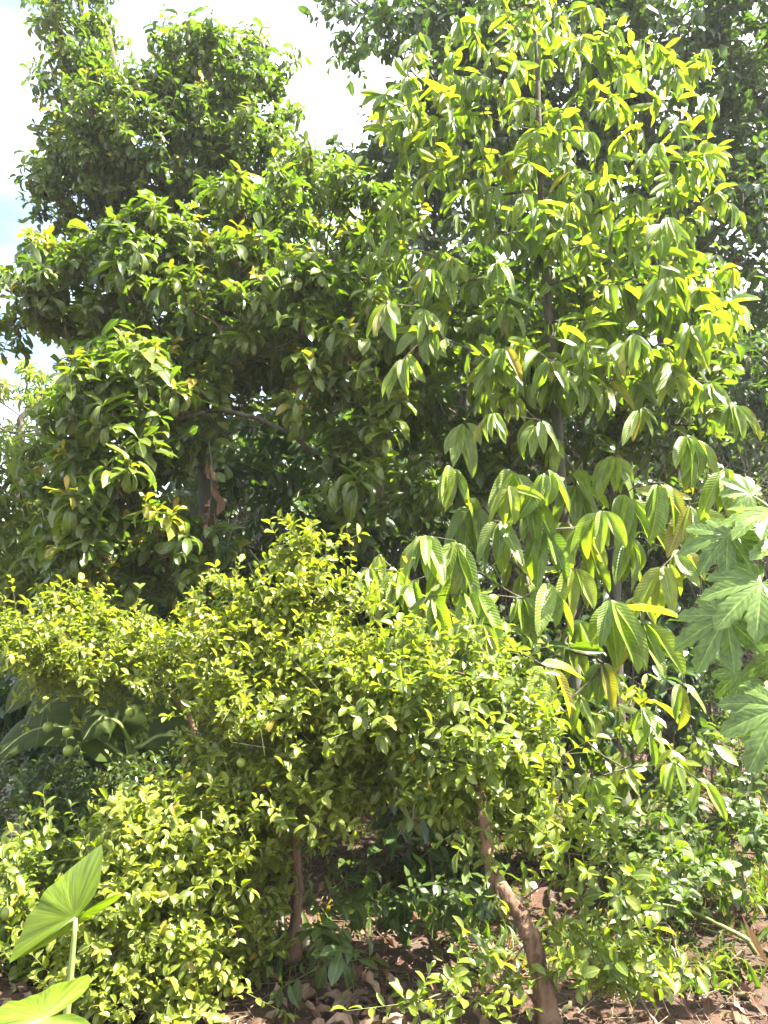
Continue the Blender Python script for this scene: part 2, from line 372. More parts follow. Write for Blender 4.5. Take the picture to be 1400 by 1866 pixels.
# species: how leaves sit on twigs
class Spec:
    def __init__(s, tpl, mat, L, W, twigs, nleaf, tl, out=0.6, spread=0.9, tup=0.35, t0=0.2, radial=0.9, along=0.5, lup=0.1, nup=1.0, nrad=0.0, nrand=0.35,
                 flush=0.0, fl_len=0.6, dry=0.0, twig_r=0.0025, twig_mat='twig', tsag=0.0, pet=0.0, lvar=0.26, shoot=0.0):
        s.__dict__.update(locals())
SPEC = dict(
    citrus=Spec('citrus', 'citrus', 0.047, 0.023, 9, 13, 0.20, shoot=0.18, flush=0.10, twig_mat='twig_green', dry=0.03, tup=0.45, nrand=0.5, lup=0.2),
    citrus_green=Spec('citrus', 'citrus_green', 0.056, 0.028, 6, 10, 0.20, shoot=0.3, flush=0.12, twig_mat='twig_green', dry=0.012, tup=0.4, nrand=0.5, lup=0.15),
    rosette=Spec('flush', 'flush', 0.175, 0.060, 4, 10, 0.26, out=0.8, spread=0.5, tup=0.5, t0=0.6, radial=1.0, along=0.3, lup=-0.1, nup=0.9, nrand=0.3, flush=0.45, fl_len=0.5, twig_r=0.006),
    flush=Spec('flush', 'flush', 0.135, 0.049, 7, 13, 0.30, tup=0.5, t0=0.55, radial=1.0, along=0.35, lup=-0.05, nup=0.9, nrand=0.4, flush=0.22, twig_r=0.005),
    oval=Spec('dark', 'flush', 0.14, 0.062, 5, 9, 0.38, tup=0.25, t0=0.25, radial=0.9, along=0.4, lup=-0.3, nup=0.8, nrad=0.2, nrand=0.4, flush=0.1, twig_r=0.004),
    flush_far=Spec('flush', 'flush', 0.120, 0.046, 8, 14, 0.36, tup=0.45, t0=0.35, radial=1.0, along=0.3, lup=-0.15, nup=0.8, nrand=0.45, flush=0.16, twig_r=0.005),
    dark=Spec('dark', 'dark', 0.15, 0.065, 7, 11, 0.50, tup=0.1, t0=0.2, radial=0.8, along=0.4, lup=-0.45, nup=0.6, nrad=0.5, nrand=0.45, flush=0.06, twig_r=0.005),
    mango=Spec('mango', 'mango', 0.17, 0.040, 4, 12, 0.34, tup=0.4, t0=0.4, radial=1.0, along=0.25, lup=-0.25, nup=0.8, nrand=0.4, flush=0.15, twig_r=0.005),
    hedge=Spec('small', 'hedge', 0.055, 0.026, 6, 9, 0.22, tup=0.5, nrand=0.5, flush=0.1, twig_r=0.002),
    weed=Spec('heart', 'weed', 0.066, 0.046, 4, 6, 0.22, tup=0.5, t0=0.3, radial=1.0, along=0.2, lup=-0.2, nrand=0.35, flush=0.1, twig_mat='twig_green'),
    sapling=Spec('dark', 'citrus_green', 0.13, 0.052, 2, 6, 0.26, tup=0.1, t0=0.3, radial=0.8, along=0.4, lup=-0.7, nup=0.6, nrad=0.3, nrand=0.4, flush=0.1, twig_mat='twig'),
    shade=Spec('dark', 'hedge', 0.10, 0.042, 5, 8, 0.26, tup=0.4, t0=0.3, radial=1.0, along=0.3, lup=-0.1, nrand=0.35, flush=0.02, twig_mat='twig_green'),  # dark hedge leaf colour stands in for deep undergrowth shade
)

LEAF_BATCHES = []      # every thing's leaves, split into single leaves and foliage at the end

def add_leaves(root, base, tpls, idx, M, T, tint, mat, single=True):
    LEAF_BATCHES.append(dict(root=root, base=base, tpls=tpls, idx=idx, M=M, T=T, tint=tint, mat=mat, single=single))

def twig_leaves(cen, outw, sp, rng, flush_mult=1.0, bright=0.5):
    N = len(cen); nt_, nl = sp.twigs, sp.nleaf
    c = np.repeat(cen, nt_, 0); o = np.repeat(outw, nt_, 0); n = len(c)
    d = norm(o * sp.out + rand_unit(n, rng) * sp.spread + UP * sp.tup)
    tl = sp.tl * rng.uniform(0.55, 1.25, n) * np.where(rng.random(n) < sp.shoot, rng.uniform(1.4, 2.0, n), 1.0)
    a = c + rand_unit(n, rng) * sp.tl * 0.12
    b = a + d * tl[:, None]
    keep_fl = (rng.random(n) < sp.flush * flush_mult)
    p1 = norm(np.cross(d, np.array([0.21, 0.55, 0.3]))); p2 = np.cross(d, p1)
    k = np.arange(nl)
    t = sp.t0 + (1 - sp.t0) * (k + 0.5) / nl
    t = np.clip(t[None, :] + rng.normal(0, 0.05, (n, nl)), 0, 1.0)
    ph = k[None, :] * 2.39996 + rng.uniform(0, 6.28, (n, 1)) + rng.normal(0, 0.3, (n, nl))
    rad = np.cos(ph)[..., None] * p1[:, None, :] + np.sin(ph)[..., None] * p2[:, None, :]
    pos = a[:, None, :] + d[:, None, :] * (t * tl[:, None])[..., None]
    wob = rng.normal(0, 0.22, (n, nl, 3))
    al = sp.along + 0.9 * np.clip(t - 0.8, 0, 1) * 3
    ld = norm(rad * sp.radial + d[:, None, :] * al[..., None] + UP * sp.lup + wob)
    nr = UP * sp.nup + rad * sp.nrad + d[:, None, :] * 0.5 + rng.normal(0, sp.nrand, (n, nl, 3))
    LL = sp.L * np.clip(rng.normal(1, sp.lvar, (n, nl)), 0.45, 1.6)
    fl = keep_fl[:, None] * np.clip((t - 0.72) / 0.25, 0, 1)
    LL = LL * (1 - (1 - sp.fl_len) * fl)
    WW = LL * (sp.W / sp.L) * rng.uniform(0.85, 1.15, (n, nl))
    ld = norm(ld + d[:, None, :] * fl[..., None] * 0.9 + UP * fl[..., None] * 0.5)
    tw = np.clip(rng.normal(bright, 0.24, (n, 1)) + rng.normal(0, 0.16, (n, nl)), 0, 1)
    tint = np.zeros((n, nl, 3)); tint[..., 0] = tw
    tint[..., 1] = fl * rng.uniform(0.15, 0.95, (n, nl))
    tint[..., 2] = (rng.random((n, nl)) < sp.dry) * rng.uniform(0.5, 1, (n, nl))
    f = lambda x: x.reshape(n * nl, -1)
    M = frames(f(ld), f(nr), LL.ravel(), WW.ravel())
    idx = rng.integers(0, len(TP[sp.tpl]), n * nl)
    return f(pos), M, idx, f(tint), a, b

def ell(px, py, d, rx, ry, rd, n):
    m = mpp(py, d)
    return (P(px, py, d), np.array([rx * m, rd, ry * m]), n)

def sample_clumps(ells, rng, mind, inner=0.35):
    C, O = [], []
    for c, r, n in ells:
        got = tries = 0
        while got < n and tries < n * 14:
            tries += 1
            q = rand_unit(1, rng)[0] * (inner + (1 - inner) * rng.random() ** 0.6)
            p = c + q * r
            if p[2] < 0.08: p[2] = 0.08 + 0.06 * rng.random()
            if C and (np.linalg.norm(np.array(C) - p, axis=1) < mind).any(): continue
            C.append(p); O.append(norm(q * 0.8 + np.array([0, 0, 0.25]))); got += 1
    return np.array(C), np.array(O)

def grow(trunk, C, rng, sag=0.12, per=4, steps=3.0):
    """join every clump to the growing skeleton; returns node positions, parents, tip index of every clump"""
    pos = [p for p in trunk]; par = [-1] + list(range(len(trunk) - 1))
    tr = np.asarray(trunk)
    d0 = np.min(np.linalg.norm(C[:, None, :] - tr[None], axis=2), axis=1)
    tips = np.zeros(len(C), int)
    lo = max(2, int(len(trunk) * 0.25))
    for i in np.argsort(d0):
        A = np.array(pos); c = C[i]
        v = c - A; dist = np.linalg.norm(v, axis=1)
        cost = dist * (1 + 0.6 * np.clip(-v[:, 2] / np.maximum(dist, 1e-6), 0, 1)); cost[:lo] += 1.5
        j = int(np.argmin(cost)); a = A[j]
        k = max(1, int(dist[j] * steps)); last = j
        L_ = dist[j]
        bow = np.array([rng.normal(0, 0.06), rng.normal(0, 0.06), sag]) * L_
        for s in range(1, k + 1):
            t = s / k
            p = a + (c - a) * t + bow * math.sin(math.pi * t) + rng.normal(0, 0.02, 3) * L_ * (t < 1)
            pos.append(p); par.append(last); last = len(pos) - 1
        tips[i] = last
    return np.array(pos), np.array(par), tips

def skeleton_parts(pos, par, ntrunk, r_tip, r_max, exp=0.5):
    n = len(pos); cnt = np.zeros(n); ch = [[] for _ in range(n)]
    for i in range(n):
        if par[i] >= 0: ch[par[i]].append(i)
    for i in range(n - 1, -1, -1):
        cnt[i] = max(cnt[i], 1)
        if par[i] >= 0: cnt[par[i]] += cnt[i]
    # cnt was accumulated from later nodes (parents always come first)
    r = r_tip * cnt ** exp
    r = r * min(1.0, r_max / r.max()) if r.max() > r_max else r
    r = np.maximum(r, r_tip)
    paths = []; stack = [(-1, 0)]
    first = True
    while stack:
        p0, i = stack.pop()
        path = [p0, i] if p0 >= 0 else [i]
        while ch[i]:
            if first and i + 1 < ntrunk: nx = i + 1
            else: nx = max(ch[i], key=lambda q: cnt[q])
            for q in ch[i]:
                if q != nx: stack.append((i, q))
            path.append(nx); i = nx
        first = False
        paths.append(path)
    return r, paths

def build_tree(name, label, cat, base, trunk_pts, ells, spec, mind, seed, bark='bark_dark', trunk_r=0.09, r_tip=0.006, flush_mult=1.0, bright=0.5, group=None,
               single=True, sag=0.12, inner=0.35, limbs=8, extra=None, spec_obj=None, bare=0):
    rng = np.random.default_rng(seed); sp = spec_obj or SPEC[spec]
    root = empty(name, base, label, cat, group)
    C, O = sample_clumps(ells, rng, mind, inner)
    nC = len(C)
    if extra is not None:
        C = np.vstack([C, extra])
    trunk = smooth_path(trunk_pts, 5)
    pos, par, tips = grow(trunk, C, rng, sag)
    r, paths = skeleton_parts(pos, par, len(trunk), r_tip, trunk_r)
    paths_sorted = sorted(range(1, len(paths)), key=lambda i: -sum(r[paths[i][1:]]) if len(paths[i]) > 2 else 0)
    big = set(paths_sorted[:limbs])
    V0 = []; F0 = []; U0 = []; off = 0
    for pi, path in enumerate(paths):
        q = pos[path] - base; rr = r[path].copy()
        if pi: rr[0] = min(rr[0], rr[1] * 1.05)
        if len(q) < 2: continue
        if pi == 0:
            rr = np.maximum(rr, trunk_r * np.linspace(1.0, 0.25, len(rr))); rr[0] *= 1.7; rr[1:3] *= 1.2; q[0][2] -= 0.06
            q2 = smooth_path(q, 3); rr = np.interp(np.linspace(0, 1, len(q2)), np.linspace(0, 1, len(rr)), rr)
            rr = rr * (1 + 0.10 * np.sin(np.linspace(0, 1, len(rr)) * 31)); V, F, U = tube_arrays(q2, rr, 14, 0.11, rng)
            link('trunk', faces_mesh('trunk', V, F, U, MAT[bark]), root)
        elif pi in big:
            V, F, U = tube_arrays(smooth_path(q, 2), np.interp(np.linspace(0, 1, len(smooth_path(q, 2))), np.linspace(0, 1, len(rr)), rr), 7, 0.05, rng)
            link('branch', faces_mesh('branch', V, F, U, MAT[bark]), root)
        else:
            V, F, U = tube_arrays(q, rr, 4, 0, rng, cap=False)
            V0.append(V); U0.append(U); F0 += [tuple(i + off for i in f) for f in F]; off += len(V)
    if V0:
        tag(link('fine_branches', faces_mesh('fine_branches', np.concatenate(V0), F0, np.concatenate(U0), MAT[bark]), root), kind='stuff')
    T, M, idx, tint, a, b = twig_leaves(C[:nC], O, sp, rng, flush_mult, bright)
    if extra is not None:
        sx = SPEC['rosette']; T2, M2, i2, t2, a2, b2 = twig_leaves(extra, np.tile([0.1, -0.7, 0.5], (len(extra), 1)), sx, rng, 1.0, 0.8)
        T, M, idx, tint = np.vstack([T, T2]), np.concatenate([M, M2]), np.concatenate([idx, i2]), np.vstack([tint, t2]); a, b = np.vstack([a, a2]), np.vstack([b, b2])
    rr = np.full(len(a), sp.twig_r)
    if bare:
        ba = np.repeat(C[:nC], bare, 0) + rng.normal(0, 0.07, (nC * bare, 3)); bo = np.repeat(O, bare, 0)
        bb = ba + norm(bo * 0.7 + rand_unit(len(ba), rng)) * rng.uniform(0.08, 0.26, len(ba))[:, None]
        ok = np.minimum(ba[:, 2], bb[:, 2]) > 0.05; a = np.vstack([a, ba[ok]]); b = np.vstack([b, bb[ok]]); rr = np.concatenate([rr, np.full(ok.sum(), 0.0018)])
    if sp.twig_r > 0:
        me = scatter('twigs', [STICK], np.zeros(len(a), int), stick_frames(a - base, b - base, rr), a - base, np.zeros((len(a), 3)), MAT[sp.twig_mat])
        tag(link('twigs', me, root), kind='stuff')
    ok = T[:, 2] > ground_h(T[:, 0], T[:, 1]) + 0.02
    add_leaves(root, base, TP[sp.tpl], idx[ok], M[ok], T[ok], tint[ok], MAT[sp.mat], single)
    return root, C

# ------------------------------------------------------------------ ground
def grade(a, b, fine, lo, hi):
    mid = np.arange(a, b + 1e-6, fine); g = [1.0]
    up = b + np.cumsum(np.geomspace(fine, hi / 3, 22)); up = up[up < hi]
    dn = a - np.cumsum(np.geomspace(fine, -lo / 3 + 1, 22)); dn = dn[dn > lo]
    return np.concatenate([[lo], dn[::-1], mid, up, [hi]])
xs = grade(-5, 5, 0.10, -600, 600); ys = grade(1.5, 10, 0.10, -600, 600)
X, Y = np.meshgrid(xs, ys)
near = np.clip(1 - (np.hypot(X, Y - 6) - 12) / 20, 0, 1)
Z = ground_h(X, Y) * near + near * 0.012 * RNG.normal(size=X.shape)
V = np.stack([X, Y, Z], -1).reshape(-1, 3); nx, ny = len(xs), len(ys)
i0 = (np.arange(ny - 1)[:, None] * nx + np.arange(nx - 1)[None]).ravel()
loops = np.stack([i0, i0 + 1, i0 + 1 + nx, i0 + nx], 1).ravel()
tag(link('ground', raw_mesh('ground', V, loops, np.arange(len(i0)) * 4, None, None, True, [MAT['soil']])), 'bare reddish brown soil under the trees', None, None, 'structure')

# ------------------------------------------------------------------ the tall trees behind
b = G(1230, 10.5)
build_tree('shade_tree', 'tall dark green tree filling the top right behind the drooping-leaf tree', 'tree', b,
           [b, P(1235, 1000, 10.4), P(1215, 600, 10.3), P(1180, 200, 10.3), P(1150, -60, 10.2)],
           [ell(780, 80, 10, 100, 110, 1.0, 24), ell(1250, 110, 9.8, 190, 190, 1.4, 46), ell(1010, 60, 10.5, 200, 170, 1.2, 34), ell(1330, 400, 9.6, 110, 150, 0.9, 22),
            ell(1150, 560, 10.2, 240, 150, 0.9, 34), ell(860, 440, 9.8, 190, 190, 0.8, 34), ell(720, 310, 9.8, 70, 50, 0.6, 12), ell(1300, 750, 9.6, 160, 110, 0.8, 24),
            ell(1180, 340, 10.6, 200, 130, 0.8, 40), ell(960, 250, 10.6, 220, 170, 0.8, 48), ell(1040, 100, 9.6, 180, 140, 0.6, 26), ell(880, 160, 9.9, 120, 140, 0.5, 20), ell(1360, 250, 9.8, 70, 150, 0.6, 16), ell(1370, 50, 9.8, 60, 70, 0.6, 10), ell(640, 30, 10.0, 35, 45, 0.4, 5)],
           'dark', 0.30, 11, trunk_r=0.19, r_tip=0.012, limbs=14)
for px, d, hs, lab in ((520, 11.8, [(430, 620, 200, 130, 26), (470, 860, 190, 150, 26), (600, 400, 150, 110, 16)], 'dim dark-leaved tree far behind the twig thicket at left centre'),
                       (850, 12.2, [(820, 640, 200, 170, 30), (860, 930, 200, 160, 28)], 'dim dark-leaved tree far behind the drooping-leaf trunk'),
                       (1130, 12.6, [(1120, 820, 190, 150, 26), (1180, 1060, 190, 130, 22)], 'dim dark-leaved tree far behind the dry twigs at right'),
                       (1420, 12.0, [(1400, 640, 120, 130, 16), (1400, 900, 140, 150, 20)], 'dark-leaved tree far behind at the right edge')):
    b = G(px, d)
    build_tree('shade_tree', lab, 'tree', b, [b, P(px + 5, 1050, d), P(px - 5, 850, d), P(px, hs[0][1], d)], [ell(x, y, d, rx, ry, 0.8, n) for x, y, rx, ry, n in hs],
               'dark', 0.30, 100 + px, trunk_r=0.13, r_tip=0.012, limbs=5, single=False, group='dim trees far behind')
b = G(255, 9.2)
build_tree('flushing_tree', 'tall narrow dark tree with orange shoot tips against the white sky', 'tree', b,
           [b, P(260, 1000, 9.2), P(262, 600, 9.1), P(240, 300, 9.0), P(190, 40, 9.0)],
           [ell(150, 70, 9.0, 32, 80, 0.5, 14), ell(150, 200, 9.0, 50, 90, 0.7, 18), ell(145, 370, 8.9, 50, 90, 0.6, 18), ell(345, 150, 8.8, 60, 65, 0.7, 16), ell(425, 190, 8.7, 90, 80, 0.8, 22),
            ell(290, 300, 8.6, 170, 120, 1.0, 56), ell(470, 345, 8.5, 110, 70, 0.8, 18), ell(570, 325, 8.4, 45, 30, 0.4, 5)],
           'flush_far', 0.26, 12, trunk_r=0.14, r_tip=0.010, flush_mult=0.8, bright=0.42, limbs=12)
b = G(365, 7.2)
build_tree('flushing_tree', 'broad glossy-leaved tree with orange young shoots and hanging brown leaves', 'tree', b,
           [b, P(372, 1150, 7.15), P(376, 850, 7.1), P(362, 650, 7.0), P(345, 480, 7.0), P(340, 380, 7.0)],
           [ell(300, 560, 7.0, 200, 110, 1.0, 62), ell(90, 560, 7.1, 95, 75, 0.6, 16), ell(520, 610, 6.6, 180, 110, 0.9, 38), ell(245, 760, 6.2, 115, 100, 0.7, 38), ell(560, 440, 7.3, 160, 75, 0.9, 32),
            ell(195, 930, 6.0, 70, 80, 0.5, 14), ell(250, 1030, 5.9, 110, 70, 0.5, 18), ell(660, 690, 6.3, 90, 80, 0.5, 12), ell(680, 890, 6.1, 70, 60, 0.3, 6)],
           'flush', 0.20, 13, trunk_r=0.085, r_tip=0.008, flush_mult=0.85, bright=0.5, limbs=14,
           extra=np.array([P(*q) for q in ((550, 515, 5.9), (550, 615, 5.8), (640, 660, 5.7), (565, 705, 5.7), (265, 690, 5.5), (320, 565, 6.0), (240, 545, 6.1), (530, 790, 5.9), (690, 830, 5.7), (625, 920, 5.7), (700, 900, 5.7),
                                           (150, 730, 5.6), (440, 490, 6.2), (690, 590, 5.8), (210, 800, 5.5), (410, 380, 6.6), (160, 480, 6.6), (620, 350, 6.7), (720, 760, 5.8), (60, 480, 6.8), (150, 960, 5.5), (220, 900, 5.4), (130, 1050, 5.5), (290, 980, 5.5), (265, 850, 5.5), (330, 760, 5.7), (460, 650, 6.0))]))
b = G(40, 9.5)
build_tree('long_leaved_tree', 'bright green tree with long narrow leaves at the left edge', 'tree', b,
           [b, P(38, 1250, 9.5), P(45, 1000, 9.5), P(50, 850, 9.5)],
           [ell(50, 880, 9.0, 80, 60, 0.8, 24), ell(20, 1000, 9.0, 100, 100, 0.8, 30), ell(110, 1060, 8.8, 80, 80, 0.6, 18)],
           'mango', 0.26, 14, trunk_r=0.1, r_tip=0.009, limbs=6)
b = G(30, 14.5)
build_tree('long_leaved_tree', 'farther pale green tree rising behind the left edge under the sky', 'tree', b,
           [b, P(30, 1100, 14.5), P(35, 850, 14.5), P(40, 760, 14.5)],
           [ell(40, 745, 14.3, 85, 75, 1.2, 26), ell(-40, 800, 14.3, 110, 90, 1.0, 16), ell(120, 800, 14.5, 50, 60, 0.8, 8)],
           'mango', 0.34, 15, trunk_r=0.14, r_tip=0.012, limbs=5)

b = G(1120, 7.4)
build_tree('oval_leaved_tree', 'leafy green tree with oval leaves tucked behind the drooping-leaf tree', 'tree', b,
           [b, P(1125, 1150, 7.4), P(1110, 850, 7.4), P(1080, 620, 7.3), P(1060, 480, 7.3)],
           [ell(1040, 560, 7.0, 260, 120, 0.6, 44), ell(830, 700, 6.9, 160, 120, 0.5, 26), ell(1150, 720, 7.0, 200, 90, 0.5, 26), ell(820, 850, 6.9, 130, 60, 0.4, 10), ell(1000, 880, 7.2, 130, 60, 0.4, 6), ell(1150, 860, 7.2, 120, 50, 0.4, 6)],
           'oval', 0.20, 16, trunk_r=0.06, r_tip=0.007, limbs=8, bright=0.4)
# ------------------------------------------------------------------ tree with big drooping quilted leaves
def quilted_tree():
    rng = np.random.default_rng(21)
    b = G(1062, 6.3)
    root = empty('drooping_leaf_tree', b, 'tall tree with large ribbed leaves hanging in bunches beside the dark tree', 'tree')
    C, O = sample_clumps([ell(940, 190, 6.1, 210, 150, 1.1, 46), ell(1060, 80, 6.2, 110, 80, 0.7, 12), ell(1180, 330, 6.0, 150, 170, 1.0, 34), ell(800, 330, 5.9, 110, 170, 0.8, 22),
                          ell(1020, 520, 5.8, 260, 130, 1.0, 42), ell(760, 560, 5.7, 70, 110, 0.5, 6), ell(1180, 600, 5.6, 150, 100, 0.8, 16), ell(960, 680, 5.6, 200, 60, 0.6, 14), ell(1020, 350, 5.6, 200, 130, 0.4, 26), ell(800, 180, 6.0, 100, 110, 0.6, 14), ell(1290, 450, 5.9, 70, 180, 0.5, 16), ell(700, 420, 5.9, 60, 110, 0.4, 8), ell(730, 230, 6.1, 60, 90, 0.4, 8), ell(1180, 120, 6.1, 110, 80, 0.6, 14), ell(900, 10, 6.2, 130, 50, 0.5, 10)], rng, 0.17)
    hero = [(1000, 855, 4.9), (1095, 930, 4.7), (1210, 880, 4.9), (820, 848, 5.1), (925, 885, 4.9), (770, 975, 4.7), (830, 985, 4.8), (1325, 850, 4.6), (1110, 1092, 4.6), (1205, 1035, 4.7), (860, 1080, 4.8),
            (660, 1035, 4.9), (720, 1040, 4.9), (1005, 1220, 4.4), (900, 948, 5.0), (1050, 1035, 4.9), (780, 1088, 4.8), (985, 765, 5.1), (890, 752, 5.1), (705, 552, 5.2), (770, 560, 5.4), (735, 655, 5.3), (1000, 655, 5.2),
            (1170, 742, 5.2), (1235, 690, 5.3), (1300, 700, 5.3), (1075, 1420, 4.7), (1285, 1430, 4.6), (1165, 1285, 4.9), (1060, 1270, 5.0), (1190, 1330, 5.0), (985, 965, 5.0), (1140, 1400, 5.0), (1010, 800, 5.6), (1050, 880, 5.7), (1030, 950, 5.8), (1050, 1130, 5.7), (1030, 1180, 5.6), (1080, 1010, 5.4), (960, 1050, 5.2), (930, 1010, 5.4), (1150, 980, 5.3), (860, 920, 5.3), (1120, 830, 5.5), (1260, 800, 5.2), (1340, 740, 5.2), (840, 780, 5.5), (1245, 1245, 4.6), (1230, 1390, 5.0), (935, 850, 5.2), (1060, 960, 5.0), (950, 1090, 4.9), (1010, 1060, 4.8), (1160, 1080, 5.0), (1030, 1300, 5.2), (1100, 1210, 5.3), (1140, 900, 5.1), (1270, 930, 4.9), (690, 1010, 5.0), (750, 1060, 5.0), (840, 1030, 5.0), (880, 1150, 4.7), (960, 900, 5.0), (1170, 1140, 4.8), (1240, 1000, 4.8), (900, 660, 5.3), (1060, 690, 5.3)]
    H = np.array([P(*h) for h in hero])
    nC = len(C)
    A = np.vstack([C, H])
    trunk = smooth_path([b, P(1056, 1350, 6.3), P(1035, 1050, 6.25), P(1012, 720, 6.2), P(988, 400, 6.2), P(980, 150, 6.2), P(975, 40, 6.2)], 5)
    pos, par, tips = grow(trunk, A, rng, 0.10)
    r, paths = skeleton_parts(pos, par, len(trunk), 0.0032, 0.085, 0.55)
    order = sorted(range(1, len(paths)), key=lambda i: -len(paths[i]))
    big = set(order[:26])
    V0, F0, U0, off = [], [], [], 0
    for pi, path in enumerate(paths):
        q = pos[path] - b; rr = r[path].copy()
        if pi == 0:
            rr = np.minimum(np.maximum(rr, 0.06 * np.linspace(1, 0.10, len(rr))), 0.07 * np.linspace(1, 0.18, len(rr))); rr[0] *= 1.4; q[0][2] -= 0.06
            V, F, U = tube_arrays(q, rr, 12, 0.05, rng); link('trunk', faces_mesh('trunk', V, F, U, MAT['bark_dark']), root); continue
        rr[0] = min(rr[0], rr[1] * 1.05)
        if pi in big:
            q = smooth_path(q, 3); rr = np.interp(np.linspace(0, 1, len(q)), np.linspace(0, 1, len(rr)), rr)
            V, F, U = tube_arrays(q, rr, 6, 0.04, rng); link('branch', faces_mesh('branch', V, F, U, MAT['bark_dark']), root)
        else:
            V, F, U = tube_arrays(q, rr, 4, 0, rng, False); V0.append(V); U0.append(U); F0 += [tuple(i + off for i in f) for f in F]; off += len(V)
    tag(link('fine_branches', faces_mesh('fine_branches', np.concatenate(V0), F0, np.concatenate(U0), MAT['bark_dark']), root), kind='stuff')
    # hanging leaves: a fan at the tip, singles along the shoot behind it
    Tn, Dn, Nn, Ln, Tt = [], [], [], [], []
    for i in range(len(A)):
        tip = tips[i]; a = pos[tip]; back = pos[par[tip]]
        tw = norm(a - back); side = norm(np.cross(tw, UP) + 1e-6)
        is_hero = i >= nC
        hi = a[2] > 4.2
        lowp = is_hero and hero[i - nC][1] > 1235
        fan = (rng.integers(2, 4) if lowp else rng.integers(4, 7)) if is_hero else rng.integers(3, 6)
        size = (0.23 if lowp else 0.27 if hero[i - nC][1] < 780 else 0.36) * rng.uniform(0.85, 1.1) if is_hero else (0.205 if hi else 0.25)
        br = rng.normal(0.85 if is_hero else 0.6, 0.2); fl = 0.55 if rng.random() < (0.28 if is_hero else 0.12) else 0.0  # hero bunches get a brighter tint that paints in their backlight
        front = norm(np.array([-a[0] * 0.12, -1.0, 0.0]) * 0.75 + (tw * np.array([1, 1, 0])) * (0.4 if is_hero else 0.8) + rng.normal(0, 0.25 if is_hero else 0.45, 3) * np.array([1, 1, 0]))
        sd_ = np.cross(front, UP)
        for k in range(fan):
            s = (k + 0.5) / fan * 2 - 1
            s = s * (0.72 if is_hero else 0.55) + rng.normal(0, 0.08)
            d = norm(-UP + sd_ * s + front * rng.uniform(0.05, 0.55))
            nrm = norm(front * 1.0 + UP * 0.7 + sd_ * s * 0.6 + rng.normal(0, 0.18 if is_hero else 0.38, 3))
            Tn.append(a + sd_ * s * 0.03 - tw * rng.uniform(0, 0.05)); Dn.append(d); Nn.append(nrm)
            Ln.append(size * rng.uniform(0.6, 1.12) * (0.8 if fl else 1)); Tt.append((np.clip(br + rng.normal(0, 0.2), 0, 1), fl * rng.uniform(0.5, 1), rng.uniform(0.2, 0.7) if rng.random() < 0.07 else 0))
        for k in range((1 if lowp else rng.integers(0, 2)) if is_hero else rng.integers(5, 9)):
            t = rng.uniform(0.0, 0.95); s = 1 if k % 2 else -1
            d = norm(-UP * rng.uniform(0.1, 1) + side * s * rng.uniform(0.4, 1.0) + tw * 0.4 + rng.normal(0, 0.3, 3))
            nrm = norm(front * 0.5 + UP * 0.9 + rng.normal(0, 0.45, 3))
            Tn.append(back + (a - back) * t); Dn.append(d); Nn.append(nrm); Ln.append(size * rng.uniform(0.5, 1.2)); Tt.append((np.clip(br + rng.normal(0, 0.2), 0, 1), 0, rng.uniform(0.2, 0.8) if rng.random() < 0.05 else 0))
    T = np.array(Tn); LL = np.array(Ln)
    M = frames(np.array(Dn), np.array(Nn), LL, LL * rng.uniform(0.25, 0.33, len(LL)))
    add_leaves(root, b, TP['quilt'], rng.integers(0, len(TP['quilt']), len(T)), M, T, np.array(Tt), MAT['quilt'])
quilted_tree()

# ------------------------------------------------------------------ citrus trees
def fruit_mesh():
    V, F = [], []
    n, m = 12, 8
    V.append((0, 0, -1.06))
    for i in range(1, m):
        t = -math.pi / 2 + math.pi * i / m
        for k in range(n):
            a = 2 * math.pi * k / n; V.append((math.cos(t) * math.cos(a), math.cos(t) * math.sin(a), math.sin(t) * 1.02))
    V.append((0, 0, 0.96))
    for k in range(n): F.append((0, 1 + (k + 1) % n, 1 + k))
    for i in range(m - 2):
        for k in range(n):
            F.append((1 + i * n + k, 1 + i * n + (k + 1) % n, 1 + (i + 1) * n + (k + 1) % n, 1 + (i + 1) * n + k))
    e = len(V) - 1
    for k in range(n): F.append((e, 1 + (m - 2) * n + k, 1 + (m - 2) * n + (k + 1) % n))
    return faces_mesh('fruit', np.array(V), F, None, MAT['fruit'])
FRUIT = fruit_mesh()
_v, _f, _u = tube_arrays([(0, 0, 0.9), (0, 0, 1.25), (0.1, 0.05, 2.2)], [0.25, 0.10, 0.08], 5)
STEM = faces_mesh('fruit_stalk', _v, _f, _u, MAT['twig_green'])
def fruits(root, base, pts, r=0.026):
    for p in pts:
        o = link('fruit', FRUIT, root, P(*p) - base); s = r * RNG.uniform(0.85, 1.1); o.scale = (s, s, s)
        o.rotation_euler = (RNG.uniform(-.3, .3), RNG.uniform(-.3, .3), RNG.uniform(0, 6))
        link('fruit_stalk', STEM, o)

